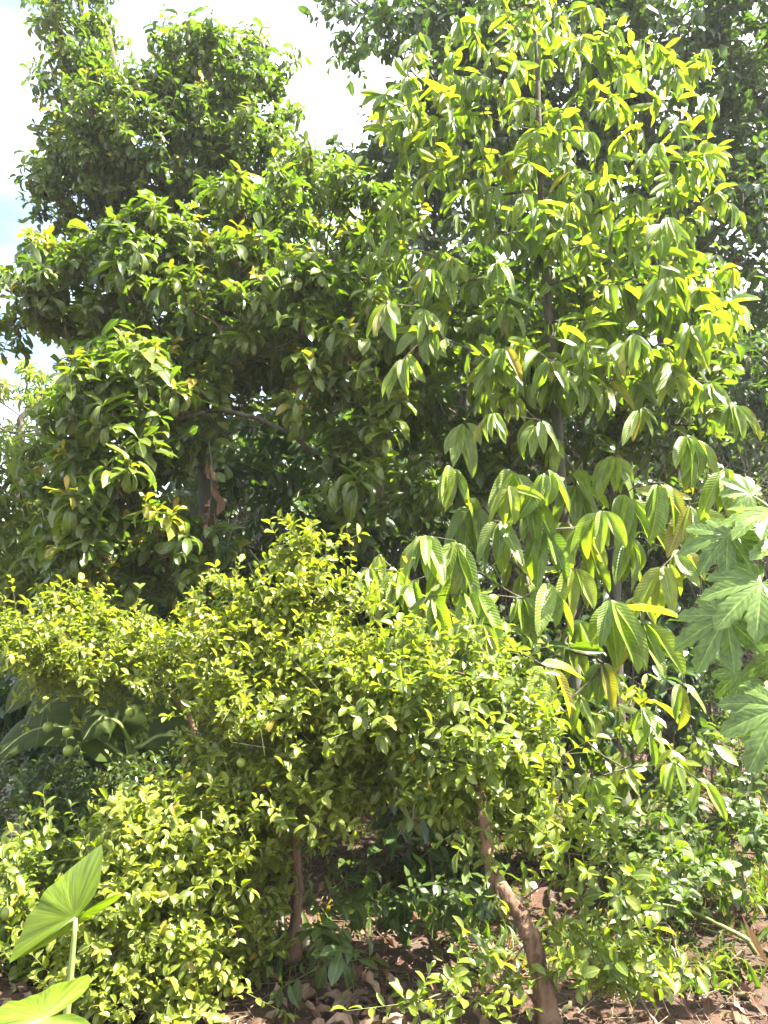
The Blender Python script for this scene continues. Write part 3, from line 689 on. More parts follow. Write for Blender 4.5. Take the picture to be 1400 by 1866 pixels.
b = G(540, 4.12)
rootA, _ = build_tree('citrus_tree', 'large yellow-green citrus bush spilling to the ground left of centre', 'citrus tree', b,
           [b, P(541, 1640, 4.12), P(536, 1500, 4.15), P(520, 1350, 4.2), P(530, 1200, 4.2), P(552, 1020, 4.2)],
           [ell(500, 1190, 4.3, 120, 50, 0.4, 26), ell(553, 1045, 4.2, 20, 50, 0.08, 6), ell(540, 1110, 4.2, 50, 30, 0.12, 6), ell(430, 1100, 4.3, 12, 8, 0.1, 1), ell(375, 1135, 4.3, 12, 8, 0.1, 1), ell(640, 1120, 4.2, 14, 10, 0.1, 1), ell(690, 1440, 4.2, 60, 30, 0.2, 6), ell(465, 1320, 4.25, 105, 125, 0.45, 42), ell(600, 1290, 4.15, 120, 110, 0.4, 38), ell(590, 1455, 4.0, 110, 45, 0.3, 16),
            ell(350, 1550, 3.95, 140, 95, 0.4, 42), ell(280, 1700, 3.75, 140, 130, 0.4, 46), ell(250, 1830, 3.6, 120, 60, 0.3, 14), ell(430, 1640, 4.05, 80, 110, 0.25, 13)],
           'citrus', 0.10, 31, bark='bark', trunk_r=0.032, r_tip=0.003, bright=0.55, limbs=9, bare=3)
fruits(rootA, b, [(310, 1707, 3.38), (367, 1505, 3.52), (205, 1460, 3.6), (330, 1580, 3.5), (440, 1390, 3.8), (350, 1425, 3.8)])

b = G(372, 4.9)
rootB, _ = build_tree('citrus_tree', 'olive-yellow citrus tree with round green fruit above the banana leaves', 'citrus tree', b,
           [b, P(366, 1400, 4.9), P(335, 1290, 4.9), P(250, 1215, 4.95), P(170, 1185, 5.0)],
           [ell(140, 1190, 5.0, 140, 35, 0.4, 24), ell(190, 1235, 4.9, 110, 22, 0.3, 18), ell(305, 1215, 4.8, 55, 35, 0.3, 10), ell(345, 1180, 4.7, 35, 25, 0.2, 4), ell(140, 1130, 5.2, 50, 25, 0.2, 5), ell(30, 1190, 5.1, 50, 30, 0.3, 7)],
           'citrus', 0.11, 32, bark='bark', trunk_r=0.02, r_tip=0.003, bright=0.5, limbs=6, bare=2)
fruits(rootB, b, [(124, 1333, 4.75), (125, 1368, 4.75), (237, 1299, 4.6), (88, 1325, 4.8)], 0.030)

b = G(985, 3.45)
rootC, _ = build_tree('citrus_tree', 'slanting citrus tree with peeling brown trunk in the front right of centre', 'citrus tree', b,
           [b, P(985, 1780, 3.45), P(960, 1690, 3.47), P(922, 1630, 3.5), P(892, 1575, 3.55), P(880, 1470, 3.6), P(860, 1330, 3.75), P(850, 1230, 3.85)],
           [ell(740, 1315, 3.95, 110, 65, 0.35, 24), ell(875, 1330, 3.85, 105, 75, 0.35, 28), ell(780, 1275, 3.9, 110, 20, 0.25, 8), ell(880, 1205, 3.9, 25, 22, 0.1, 3), ell(710, 1185, 3.9, 18, 14, 0.1, 2), ell(790, 1215, 3.9, 14, 8, 0.1, 1), ell(955, 1215, 3.9, 12, 10, 0.1, 1), ell(890, 1420, 3.8, 90, 60, 0.25, 14), ell(930, 1500, 3.8, 80, 25, 0.12, 6), ell(845, 1490, 3.65, 45, 32, 0.10, 5),
            ell(760, 1490, 3.55, 40, 20, 0.06, 3), ell(1030, 1565, 3.6, 50, 18, 0.10, 3), ell(1110, 1595, 3.45, 60, 10, 0.06, 3), ell(1190, 1615, 3.4, 30, 10, 0.05, 1), ell(1105, 1750, 3.38, 55, 22, 0.12, 5), ell(1120, 1820, 3.3, 45, 16, 0.10, 2),
            ell(820, 1800, 3.4, 50, 20, 0.10, 4), ell(750, 1820, 3.3, 25, 10, 0.06, 2), ell(890, 1850, 3.5, 30, 10, 0.05, 1)],
           'citrus_green', 0.105, 33, bark='bark', trunk_r=0.043, r_tip=0.003, bright=0.6, limbs=10, sag=0.02, bare=2)

b = G(70, 4.2)
rootD, _ = build_tree('citrus_tree', 'low citrus bush behind the broad arrow-shaped leaf at left edge', 'citrus tree', b,
           [b, P(70, 1700, 4.2), P(75, 1600, 4.2)],
           [ell(110, 1590, 4.4, 100, 55, 0.35, 18), ell(40, 1660, 4.2, 80, 80, 0.35, 20), ell(60, 1780, 4.0, 90, 60, 0.25, 10)],
           'citrus_green', 0.10, 34, bark='bark', trunk_r=0.025, r_tip=0.003, bright=0.5, limbs=4)
fruits(rootD, b, [(95, 1714, 3.9), (13, 1664, 3.8)])

# hedge bushes behind the citrus at left
for k, (px, d, es, lab) in enumerate((
        (60, 5.0, [ell(50, 1440, 5.2, 90, 20, 0.3, 10), ell(50, 1510, 4.9, 80, 40, 0.3, 18)], 'small-leaved green bush at the left edge in front of the low wall'),
        (180, 5.3, [ell(160, 1445, 5.4, 90, 25, 0.25, 14), ell(190, 1500, 5.2, 100, 45, 0.35, 22)], 'small-leaved dark bush right below the banana plant'),
        (300, 5.6, [ell(290, 1450, 5.5, 70, 25, 0.25, 12), ell(280, 1510, 5.4, 70, 50, 0.3, 14)], 'small-leaved shaded bush between banana plant and large citrus bush'))):
    b = G(px, d)
    build_tree('hedge_bush', lab, 'bush', b, [b, b + np.array([0.02, 0, 0.2]), b + np.array([0, 0.02, 0.45])], es, 'hedge', 0.10, 40 + k, trunk_r=0.015, r_tip=0.002, limbs=4, bright=0.45,
               group='small-leaved bushes below the banana plant')

# ------------------------------------------------------------------ undergrowth bushes and weeds
for k, (px, d, es, spn, lab, cat, nm) in enumerate((
        (780, 5.2, [ell(800, 1480, 5.6, 50, 60, 0.3, 6), ell(820, 1590, 5.4, 45, 50, 0.25, 5)], 'shade', 'shaded blue-green bush behind the slanting citrus trunk', 'bush', 'shade_bush'),
        (680, 4.5, [ell(680, 1700, 4.4, 45, 18, 0.15, 3)], 'shade', 'low leafy plant on dark soil between the two citrus trunks', 'plant', 'undergrowth_plant'),
        (600, 3.8, [ell(585, 1790, 3.75, 25, 15, 0.08, 2)], 'shade', 'small leafy plant beside the dry leaf heap', 'plant', 'undergrowth_plant'),
        (870, 4.2, [ell(855, 1690, 4.2, 35, 45, 0.12, 3)], 'shade', 'shaded leafy plant hugging the slanting citrus trunk', 'plant', 'undergrowth_plant'),
        (1100, 5.8, [ell(1100, 1490, 5.6, 60, 40, 0.3, 7), ell(1110, 1580, 5.3, 70, 35, 0.3, 5)], 'shade', 'bright leafy bush at the foot of the drooping-leaf tree', 'bush', 'undergrowth_bush'),
        (1220, 5.2, [ell(1210, 1580, 5.1, 70, 50, 0.3, 7), ell(1170, 1660, 4.8, 70, 25, 0.25, 4)], 'shade', 'low shaded weeds clump right of the slanting citrus', 'plant', 'weed_plant'),
        (1330, 4.8, [ell(1330, 1530, 4.8, 60, 35, 0.2, 5), ell(1260, 1600, 4.5, 60, 30, 0.15, 4), ell(1380, 1570, 4.6, 40, 30, 0.15, 3)], 'weed', 'heart-leaved weed at the right edge over the fallen green branch', 'plant', 'weed_plant'),
        (1210, 4.0, [ell(1195, 1690, 3.9, 40, 15, 0.10, 2)], 'weed', 'small bright weed beside the low citrus branches', 'plant', 'weed_plant'),
        (1160, 3.5, [ell(1155, 1848, 3.45, 14, 14, 0.04, 1)], 'weed', 'tiny yellow-green sprout on sunny soil at the bottom right', 'plant', 'weed_sprout'),
        (40, 7.4, [ell(40, 1300, 7.2, 130, 90, 0.4, 16), ell(60, 1420, 6.8, 120, 50, 0.3, 10)], 'dark', 'dim bush behind the banana leaves at the left edge', 'bush', 'shade_bush'),
        (320, 7.6, [ell(310, 1270, 7.4, 130, 90, 0.4, 18), ell(330, 1410, 7.0, 120, 50, 0.3, 10)], 'dark', 'dim bush behind the banana plant beside the large citrus', 'bush', 'shade_bush'),
        (500, 8.2, [ell(480, 1060, 8.0, 120, 70, 0.5, 16), ell(360, 1130, 7.6, 120, 60, 0.4, 16), ell(530, 880, 8.0, 120, 110, 0.4, 20)], 'dark', 'dim bush deep under the broad glossy-leaved tree', 'bush', 'shade_bush'),
        (1360, 6.8, [ell(1340, 1400, 6.6, 110, 50, 0.4, 12), ell(1300, 1490, 6.2, 90, 40, 0.3, 8)], 'shade', 'shaded bush on the ground behind the heart-leaved weed', 'bush', 'shade_bush'),
        (1150, 5.7, [ell(1120, 1300, 5.6, 90, 60, 0.3, 9), ell(1190, 1400, 5.5, 90, 50, 0.3, 8), ell(1060, 1400, 5.6, 50, 50, 0.2, 5)], 'sapling', 'loose sapling with drooping oval leaves around the foot of the drooping-leaf tree', 'sapling', 'sapling'),
        (880, 5.6, [ell(880, 1330, 5.5, 140, 80, 0.4, 16), ell(700, 1380, 5.5, 90, 60, 0.3, 8)], 'dark', 'dark bush added behind the slanting citrus crown to shade the soil', 'bush', 'shade_bush'),  # mostly unseen bush, added to keep sun off the central hollow
        (720, 8.3, [ell(700, 1000, 8.2, 140, 110, 0.4, 22), ell(650, 1180, 8.0, 140, 90, 0.4, 16)], 'dark', 'dim bush filling the shade right of the twig thicket', 'bush', 'shade_bush'),
        (1180, 8.6, [ell(1170, 1060, 8.5, 150, 130, 0.4, 24), ell(1150, 1250, 8.2, 150, 80, 0.4, 16)], 'dark', 'dim bush behind the lower bunches of drooping leaves', 'bush', 'shade_bush'),
        (950, 8.4, [ell(940, 1250, 8.2, 180, 100, 0.5, 22)], 'dark', 'dim bush deep behind the central citrus crowns', 'bush', 'shade_bush'),
        (1290, 8.0, [ell(1290, 1380, 7.8, 140, 90, 0.5, 16), ell(1330, 950, 8.4, 90, 90, 0.4, 10)], 'shade', 'dim bush among dry twigs behind the palmate leaves', 'bush', 'shade_bush'))):
    b = G(px, d); top = max(e[0][2] for e in es)
    build_tree(nm, lab, cat, b, [b, b + np.array([0.02, 0, top * 0.35]), b + np.array([0, 0.02, top * 0.8])], es, spn, 0.09 if spn != 'dark' else 0.2, 60 + k, trunk_r=0.014 if spn != 'dark' else 0.04, r_tip=0.002, limbs=3,
               bark='twig' if spn != 'dark' else 'bark_dark', bright=0.5)

# ------------------------------------------------------------------ dry twig thicket and far woodland
def thicket():
    rng = np.random.default_rng(5); n = 4200
    u = rng.random(n)
    px = np.where(u < 0.5, rng.uniform(380, 1050, n), rng.uniform(1000, 1460, n)); d = rng.uniform(7.8, 9.6, n)
    a = np.stack([(px - CX) / FPX * d, d, rng.uniform(0.0, 3.2, n)], 1)
    dr = norm(np.stack([rng.normal(0, 0.5, n), rng.normal(0, 0.3, n), rng.normal(0.3, 1.0, n)], 1))
    b_ = a + dr * rng.uniform(0.25, 1.1, n)[:, None]; b_[:, 2] = np.maximum(b_[:, 2], 0.02)
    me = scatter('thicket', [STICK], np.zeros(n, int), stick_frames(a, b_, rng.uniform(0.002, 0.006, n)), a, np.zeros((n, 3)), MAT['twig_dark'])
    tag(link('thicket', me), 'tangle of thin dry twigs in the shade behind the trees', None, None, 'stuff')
    # far wood
    n = 60000
    x = rng.uniform(-9, 14, n); y = rng.uniform(13.2, 16, n)
    h = 5.2 + 2.4 * np.clip((x + 3) / 2, -1, 1) + 0.9 * np.sin(x * 0.9) + 0.6 * np.sin(x * 2.1 + 1) ; z = rng.random(n) ** 0.8 * h * (1 - 0.35 * np.abs(y - 14.6) / 3)
    T = np.stack([x, y, z + 0.1], 1); LL = rng.uniform(0.18, 0.38, n)
    M = frames(norm(rng.normal(size=(n, 3)) + np.array([0, 0, -0.3])), rng.normal(size=(n, 3)) * 0.6 + UP, LL, LL * 0.42)
    tt = np.zeros((n, 3)); tt[:, 0] = np.clip(0.5 + 0.3 * np.sin(x * 3 + z * 4) + rng.normal(0, 0.2, n), 0, 1)
    o = link('woodland', scatter('woodland', TP['dark'], rng.integers(0, 3, n), M, T, tt, MAT['hedge'])); o.color = (0, 0, 0, 1)
    tag(o, 'far mass of green woodland behind the garden', None, None, 'stuff')
thicket()

# ------------------------------------------------------------------ leaf litter and low grass
def litter():
    rng = np.random.default_rng(9); n = 15000
    y = 2.6 + 6.5 * rng.random(n) ** 1.3; x = rng.uniform(-0.62, 0.62, n) * (y + 0.6)
    z = ground_h(x, y) + rng.uniform(0.004, 0.022, n)
    T = np.stack([x, y, z], 1); LL = 0.02 + 0.075 * rng.random(n) ** 2
    th = rng.uniform(0, 6.28, n)
    M = frames(np.stack([np.cos(th), np.sin(th), rng.normal(0, 0.12, n)], 1), UP + rng.normal(0, 0.35, (n, 3)), LL, LL * rng.uniform(0.3, 0.5, n))
    tt = np.zeros((n, 3)); tt[:, 0] = rng.random(n); tt[:, 1] = (rng.random(n) < 0.12) * rng.random(n)
    o = link('leaf_litter', scatter('leaf_litter', TP['dry'], rng.integers(0, 4, n), M, T, tt, MAT['dry'])); o.color = (0, 0, 0, 1)
    tag(o, 'scattered brown fallen leaves covering the soil', None, None, 'stuff')
    n = 14000
    y = rng.uniform(3.9, 9, n); x = rng.uniform(0.05, 0.52, n) * y
    left = rng.random(n) < 0.25; x = np.where(left, rng.uniform(-0.2, 0.12, n) * y, x)
    y = np.where(~left & (y < 3.9), y + 0.5, y)
    patch = np.sin(x * 3.1 + 1) * np.sin(y * 2.7) + rng.normal(0, 0.4, n) > -0.1
    x, y = x[patch], y[patch]; n = len(x)
    T = np.stack([x, y, ground_h(x, y) - 0.005], 1); LL = rng.uniform(0.05, 0.17, n)
    M = frames(UP + rng.normal(0, 0.45, (n, 3)), rng.normal(size=(n, 3)), LL, np.where(rng.random(n) < 0.5, LL * 0.09, LL * 0.32))
    tt = np.zeros((n, 3)); tt[:, 0] = rng.random(n); tt[:, 2] = (rng.random(n) < 0.15) * 0.7
    o = link('grass', scatter('grass', TP['grass'], rng.integers(0, 3, n), M, T, tt, MAT['weed'])); o.color = (0, 0, 0, 1)
    tag(o, 'thin grass and seedlings growing through the litter', None, None, 'stuff')
    n = 1600
    y = rng.uniform(3.0, 7.5, n); x = rng.uniform(-0.25, 0.5, n) * y
    a = np.stack([x, y, ground_h(x, y) + 0.01], 1); th = rng.uniform(0, 6.28, n)
    b_ = a + np.stack([np.cos(th), np.sin(th), rng.uniform(-0.02, 0.12, n)], 1) * rng.uniform(0.05, 0.35, n)[:, None]
    me = scatter('fallen_twigs', [STICK], np.zeros(n, int), stick_frames(a, b_, rng.uniform(0.001, 0.004, n)), a, np.zeros((n, 3)), MAT['twig'])
    tag(link('fallen_twigs', me), 'thin fallen twigs lying on the soil', None, None, 'stuff')
litter()

# ------------------------------------------------------------------ banana plant
def strip_leaf(pts, width, nseg, seed, fold=0.35, nprof=None, face=None):
    """big leaf following a curved midrib; returns V, F, uv"""
    rng = np.random.default_rng(seed)
    c = smooth_path(pts, max(2, nseg // (len(pts) - 1)))
    tan = norm(np.gradient(c, axis=0)); n = len(c); V, F, uv = [], [], []
    ac = 3; face = UP if face is None else np.asarray(face, float)
    for i in range(n):
        v = i / (n - 1); side = norm(np.cross(tan[i], face) + 1e-6); up = np.cross(side, tan[i])
        wd = width * 0.5 * nprof(v)
        for j in range(-ac, ac + 1):
            s = j / ac
            f = fold * (1 if abs(s) < 0.5 else 1.0)
            dz = abs(s) * math.sin(f) * wd - (abs(s) ** 2) * wd * 0.45 + 0.02 * width * math.sin(9 * v + 3 * s + seed) * abs(s) + rng.normal(0, 0.006) * width * abs(s)
            V.append(c[i] + side * s * wd * math.cos(f) + up * dz); uv.append((0.5 + 0.5 * s, v))
    k = 2 * ac + 1
    for i in range(n - 1):
        for j in range(k - 1):
            F.append((i * k + j, i * k + j + 1, (i + 1) * k + j + 1, (i + 1) * k + j))
    return np.array(V), F, np.array(uv), c

def banana():
    base = G(245, 6.0)
    root = empty('banana_plant', base, 'banana plant with broad leaves coloured dark for shade under the fruiting citrus', 'banana plant')
    st = smooth_path([base, P(245, 1480, 6.0), P(243, 1395, 6.0), P(242, 1375, 6.0)], 5) - base; st[0][2] -= 0.05
    V, F, U = tube_arrays(st, np.linspace(0.075, 0.045, len(st)), 12, 0.03)
    link('trunk', faces_mesh('trunk', V, F, U, MAT['stalk']), root)
    nb = lambda v: max(0.02, (min(1, v * 6) ** 0.7) * (min(1, (1 - v) * 3.2) ** 0.65)) 
    top = P(243, 1390, 6.0)
    for k, (pts, wd, fc) in enumerate((
            ([P(238, 1350, 5.7), P(215, 1315, 5.6), P(180, 1310, 5.5), P(150, 1350, 5.45)], 0.34, (-0.2, -0.8, 0.5)),
            ([P(225, 1340, 5.9), P(170, 1275, 5.8), P(100, 1275, 5.7), P(40, 1340, 5.6)], 0.36, (0, -0.75, 0.6)),
            ([P(220, 1330, 6.1), P(150, 1240, 6.2), P(70, 1235, 6.2), P(10, 1300, 6.1)], 0.40, (0, -0.6, 0.7)),
            ([P(255, 1360, 5.9), P(290, 1340, 6.0), P(335, 1345, 6.0), P(385, 1400, 6.0)], 0.44, (0.1, -0.85, 0.4)),
            ([P(252, 1340, 6.1), P(280, 1270, 6.3), P(330, 1235, 6.4), P(395, 1250, 6.5)], 0.46, (0.1, -0.8, 0.5)),
            ([P(230, 1380, 5.8), P(150, 1330, 5.6), P(60, 1330, 5.5), P(-20, 1390, 5.4)], 0.34, (0, -0.6, 0.75)),
            ([P(245, 1310, 6.3), P(255, 1230, 6.6), P(265, 1190, 6.9), P(290, 1185, 7.2)], 0.40, None))):
        V, F, U, c = strip_leaf(pts, wd, 18, k, nprof=nb, face=fc)
        o = link('leaf', faces_mesh('leaf', V - base, F, U, MAT['banana'])); o.parent = root; o.color = (0.35 + 0.1 * (k % 3), 0, 0, 1)
        pp = np.vstack([smooth_path([top - np.array([0, 0, 0.08]), (top + c[0]) / 2 + np.array([0, 0, 0.04]), c[0]], 4), c[1:]]) - base
        V, F, U = tube_arrays(pp - np.array([0, 0, 0.006]), np.linspace(0.022, 0.004, len(pp)), 6)
        link('stalk', faces_mesh('stalk', V, F, U, MAT['stalk']), o)
banana()

# ------------------------------------------------------------------ palmate plant at the right edge
def palmate_mesh(seed, R=1.0):
    rng = np.random.default_rng(seed)
    V, F, uv = [], [], []
    lobes = 9; span = math.radians(312); nseg = 11
    V.append((0, 0, 0)); uv.append((0.5, 0.0))
    lens = [0.50, 0.72, 0.90, 0.98, 1.05, 0.98, 0.90, 0.72, 0.50]
    gap = span / (lobes)
    rows = []
    for k in range(lobes):
        th = -span / 2 + gap * (k + 0.5) + rng.normal(0, 0.03)
        ln = lens[k] * R * rng.uniform(0.93, 1.05)
        ca, sa = math.sin(th), math.cos(th)
        droop = rng.uniform(0.15, 0.42)
        for sgn in (-1, 1):
            mids, edges = [], []
            for i in range(1, nseg + 1):
                v = i / nseg
                r = ln * v
                z = -droop * ln * v ** 2.2 + 0.05 * v
                half_web = math.tan(gap / 2) * r
                wl = 0.22 * ln * (max(0, (v - 0.0)) ** 0.5) * (1 - v) ** 0.62 * 1.75
                hw = half_web if v < 0.37 else min(half_web, wl)
                ser = 1 + (0.20 if i % 2 else -0.10) * (v > 0.37)
                hw *= ser if v > 0.37 else 1
                if i == nseg: hw = 0
                m = (ca * r, sa * r, z); mids.append(len(V)); V.append(m); uv.append((0.5, v))
                if hw > 0:
                    ex, ey = sa * sgn, -ca * sgn
                    back = 0.35 * hw if v > 0.37 else 0
                    e = (ca * (r + back) + ex * hw, sa * (r + back) + ey * hw, z - 0.10 * hw - 0.25 * hw * hw / ln + 0.10 * hw * math.sin(7 * v + k) + (0.32 * hw if v <= 0.4 else 0.22 * hw))
                    edges.append(len(V)); V.append(e); uv.append((0.5 + 0.5 * sgn, v))
            F.append((0, edges[0], mids[0]) if sgn > 0 else (0, mids[0], edges[0]))
            for i in range(nseg - 1):
                a, b2 = mids[i], mids[i + 1]
                if i + 1 < len(edges):
                    q = (a, edges[i], edges[i + 1], b2)
                else:
                    q = (a, edges[i], b2)
                F.append(q if sgn > 0 else q[::-1])
    return faces_mesh('leaf', np.array(V), F, np.array(uv), MAT['palmate'])

def palmate_plant():
    base = G(1490, 3.7)
    root = empty('castor_plant', base, 'plant with large pale green palmate leaves at the right edge', 'plant')
    st_pts = [base, P(1490, 1500, 3.7), P(1475, 1250, 3.7), P(1455, 1080, 3.7), P(1430, 950, 3.7)]
    st = smooth_path(st_pts, 6); q = st - base; q[0][2] -= 0.05
    V, F, U = tube_arrays(q, np.linspace(0.026, 0.010, len(st)), 9)
    link('stem', faces_mesh('stem', V, F, U, MAT['stalk']), root)
    meshes = [palmate_mesh(s) for s in range(4)]
    # centre pixel, distance, radius m, pointing direction of the middle lobe, facing normal
    spec = [((1305, 975), 3.55, 0.25, (-0.75, -0.1, -0.62), (-0.35, -0.75, 0.55)),
            ((1366, 1062), 3.30, 0.30, (-0.80, -0.2, -0.55), (-0.15, -0.70, 0.70)),
            ((1303, 1125), 3.45, 0.29, (-0.62, -0.1, -0.78), (-0.45, -0.72, 0.50)),
            ((1385, 935), 3.45, 0.26, (-0.70, -0.3, -0.20), (-0.10, -0.45, 0.88)),
            ((1405, 985), 3.40, 0.24, (-0.30, -0.6, -0.4), (0.10, -0.70, 0.70)),
            ((1402, 1290), 3.15, 0.30, (-0.62, -0.25, -0.72), (-0.20, -0.78, 0.58)),
            ((1330, 1225), 3.75, 0.20, (-0.35, 0.0, -0.95), (-0.60, -0.70, 0.30)),
            ((1420, 1180), 3.40, 0.26, (-0.50, -0.2, -0.8), (-0.1, -0.8, 0.55)),
            ((1395, 1335), 3.35, 0.20, (-0.25, -0.1, -0.97), (-0.3, -0.9, 0.2)),
            ((1345, 900), 3.75, 0.16, (-0.55, 0.1, 0.4), (-0.2, -0.8, 0.5)),
            ((1500, 900), 3.7, 0.27, (0.5, -0.2, -0.3), (0.2, -0.4, 0.9)), ((1560, 1120), 3.6, 0.28, (0.8, -0.2, -0.5), (0.3, -0.5, 0.8))]
    for k, ((px, py), d, R, dr, nr) in enumerate(spec):
        c = P(px + 22, py, d)
        R *= 0.88
        M3 = frames(np.array([dr], float), np.array([nr], float), np.array([R]), np.array([R]))[0]
        M4 = Matrix([[*M3[0], c[0] - base[0]], [*M3[1], c[1] - base[1]], [*M3[2], c[2] - base[2]], [0, 0, 0, 1]])
        o = link('leaf', meshes[k % 4], root); o.matrix_basis = M4; o.color = (0.3 + 0.12 * (k % 5), 0, 0, 1)
        j = int(np.argmin(np.linalg.norm(st - (c + np.array([0.25, 0, 0.0])), axis=1)))
        a = st[j]
        pp = smooth_path([a, (a + c) / 2 + np.array([0, 0.02, 0.02]), c - M3[:, 2] / R * 0.004], 5) - base
        V, F, U = tube_arrays(pp, np.linspace(0.007, 0.0045, len(pp)), 6)
        link('leaf_stalk', faces_mesh('leaf_stalk', V, F, U, MAT['stalk']), root)
palmate_plant()

# ------------------------------------------------------------------ broad arrow-shaped leaves in the front left
def arrow_leaf(seed, Lf, Wf, curl, fold, asym=1.0):
    """arrow-shaped blade: stalk joins at the origin, tip along +Y, two rounded lobes behind with a notch between"""
    V, F, uv = [(0, 0, 0)], [], [(0.5, 0.0)]
    na, nr_ = 48, 7
    for k in range(na + 1):
        th = -math.pi + 2 * math.pi * k / na
        t = abs(th)
        keys = [(0, 1.0), (0.12, 0.90), (0.35, 0.78), (0.8, 0.62), (1.4, 0.58), (1.9, 0.68), (2.25, 0.86), (2.42, 0.94), (2.7, 0.60), (3.0, 0.18), (math.pi, 0.06)]
        rr = float(np.interp(t, [a for a, _ in keys], [b for _, b in keys])) * Lf
        rr *= 1 + 0.025 * math.sin(11 * th + seed)
        for i in range(1, nr_ + 1):
            q = i / nr_
            x, y = math.sin(th) * rr * q * Wf * (1.0 if th > 0 else asym), math.cos(th) * rr * q
            z = (abs(x) * math.tan(fold) if x > 0 or asym == 1 else -abs(x) * 1.4) - 0.9 * x * x / Lf - curl * y * abs(y) / Lf + 0.022 * Lf * math.sin(t * 13 + seed) * q ** 2 + 0.04 * Lf * math.sin(5 * th + 2 * seed) * q ** 2
            V.append((x, y, z)); uv.append((0.5 + 0.5 * math.sin(th) * q, (t * 2.2 + q * 0.15) % 10))
    for k in range(na):
        a, b_ = 1 + k * nr_, 1 + (k + 1) * nr_
        F.append((0, b_, a))
        for i in range(nr_ - 1): F.append((a + i, b_ + i, b_ + i + 1, a + i + 1))
    return np.array(V), F, np.array(uv)

def broad_plant(label, base, leafc, Lf, Wf, dr, nr, curl, fold, seed, asym=1.0):
    root = empty('elephant_ear_plant', base, label, 'plant')
    V, F, U = arrow_leaf(seed, Lf, Wf, curl, fold, asym)
    M3 = frames(np.array([dr], float), np.array([nr], float), np.ones(1), np.ones(1))[0]
    o = link('leaf', faces_mesh('leaf', V, F, U, MAT['taro']), root)
    lc = leafc - base
    o.matrix_basis = Matrix([[*M3[0], lc[0]], [*M3[1], lc[1]], [*M3[2], lc[2]], [0, 0, 0, 1]]); o.color = (0.5, 0, 0, 1)
    rib = np.array([(0, y * Lf, -curl * Lf * y ** 2 - 0.004) for y in np.linspace(0, 0.97, 10)])
    v, f, u = tube_arrays(rib, np.linspace(0.006, 0.0015, 10), 6); link('midrib', faces_mesh('midrib', v, f, u, MAT['stalk']), o)
    pp = smooth_path([base - np.array([0, 0, 0.05]), base + (leafc - base) * 0.5 + np.array([0.02, 0, 0]), leafc - M3[:, 2] * 0.006], 6) - base
    v, f, u = tube_arrays(pp, np.linspace(0.017, 0.007, len(pp)), 10); link('stalk', faces_mesh('stalk', v, f, u, MAT['stalk']), root)
b = G(118, 2.7)
broad_plant('upright elephant-ear leaf on a tall pale stalk at the bottom left', b, P(137, 1672, 2.65), 0.225, 1.05, (-0.80, -0.10, -0.52), (-0.12, -0.85, 0.20), 0.10, 0.25, 1, 0.14)
b = G(135, 2.35)
broad_plant('wide flat elephant-ear leaf cut off by the bottom left corner', b, P(78, 1858, 2.35), 0.215, 0.95, (-0.80, -0.45, -0.05), (0.10, -0.50, 0.85), 0.15, 0.15, 2)

# ------------------------------------------------------------------ low wall
x0, x1, yw = -7.0, P(205, 1437, 5.75)[0], 5.75
def box_mesh(name, lo, hi, mat, bev=0.006):
    import bmesh
    bm = bmesh.new(); bmesh.ops.create_cube(bm, size=1.0)
    for v in bm.verts:
        for i in range(3): v.co[i] = lo[i] + (hi[i] - lo[i]) * (v.co[i] + 0.5)
    bmesh.ops.bevel(bm, geom=bm.edges[:], offset=bev, segments=2, affect='EDGES')
    me = bpy.data.meshes.new(name); bm.to_mesh(me); bm.free(); me.materials.append(mat); return me
wz = float(P(50, 1437, yw)[2])
wl = empty('garden_wall', ((x0 + x1) / 2, yw, 0), 'low weathered garden wall showing at the left edge behind small-leaved bushes', 'wall')
o = link('wall_body', box_mesh('wall_body', (x0, yw, -0.1), (x1, yw + 0.14, wz - 0.05), MAT['concrete']), wl); o.matrix_parent_inverse = Matrix.Translation(-wl.location)
o = link('coping', box_mesh('coping', (x0 - 0.02, yw - 0.025, wz - 0.052), (x1 + 0.02, yw + 0.165, wz), MAT['concrete']), wl); o.matrix_parent_inverse = Matrix.Translation(-wl.location)

# ------------------------------------------------------------------ small things
def lump(name, label, cat, c, r, mat, seed):
    import bmesh
    from mathutils import noise
    bm = bmesh.new(); bmesh.ops.create_icosphere(bm, subdivisions=3, radius=1)
    for v in bm.verts:
        n = noise.noise(v.co * 1.6 + Vector((seed, 0, 0))) * 0.45 + noise.noise(v.co * 4 + Vector((0, seed, 0))) * 0.18
        v.co = Vector((v.co.x * r[0], v.co.y * r[1], v.co.z * r[2])) * (1 + n)
    me = bpy.data.meshes.new(name); bm.to_mesh(me); bm.free(); me.materials.append(MAT[mat])
    o = link(name, me, None, c); return tag(o, label, cat)
c = P(575, 1738, 4.15); lump('stone', 'pale knobbly stone at the foot of the left citrus trunk', 'stone', c, (0.055, 0.05, 0.05), 'stone', 3)
c = P(553, 1715, 4.2); lump('stone', 'upright pale stone touching the left citrus trunk', 'stone', c, (0.03, 0.03, 0.06), 'stone', 8)

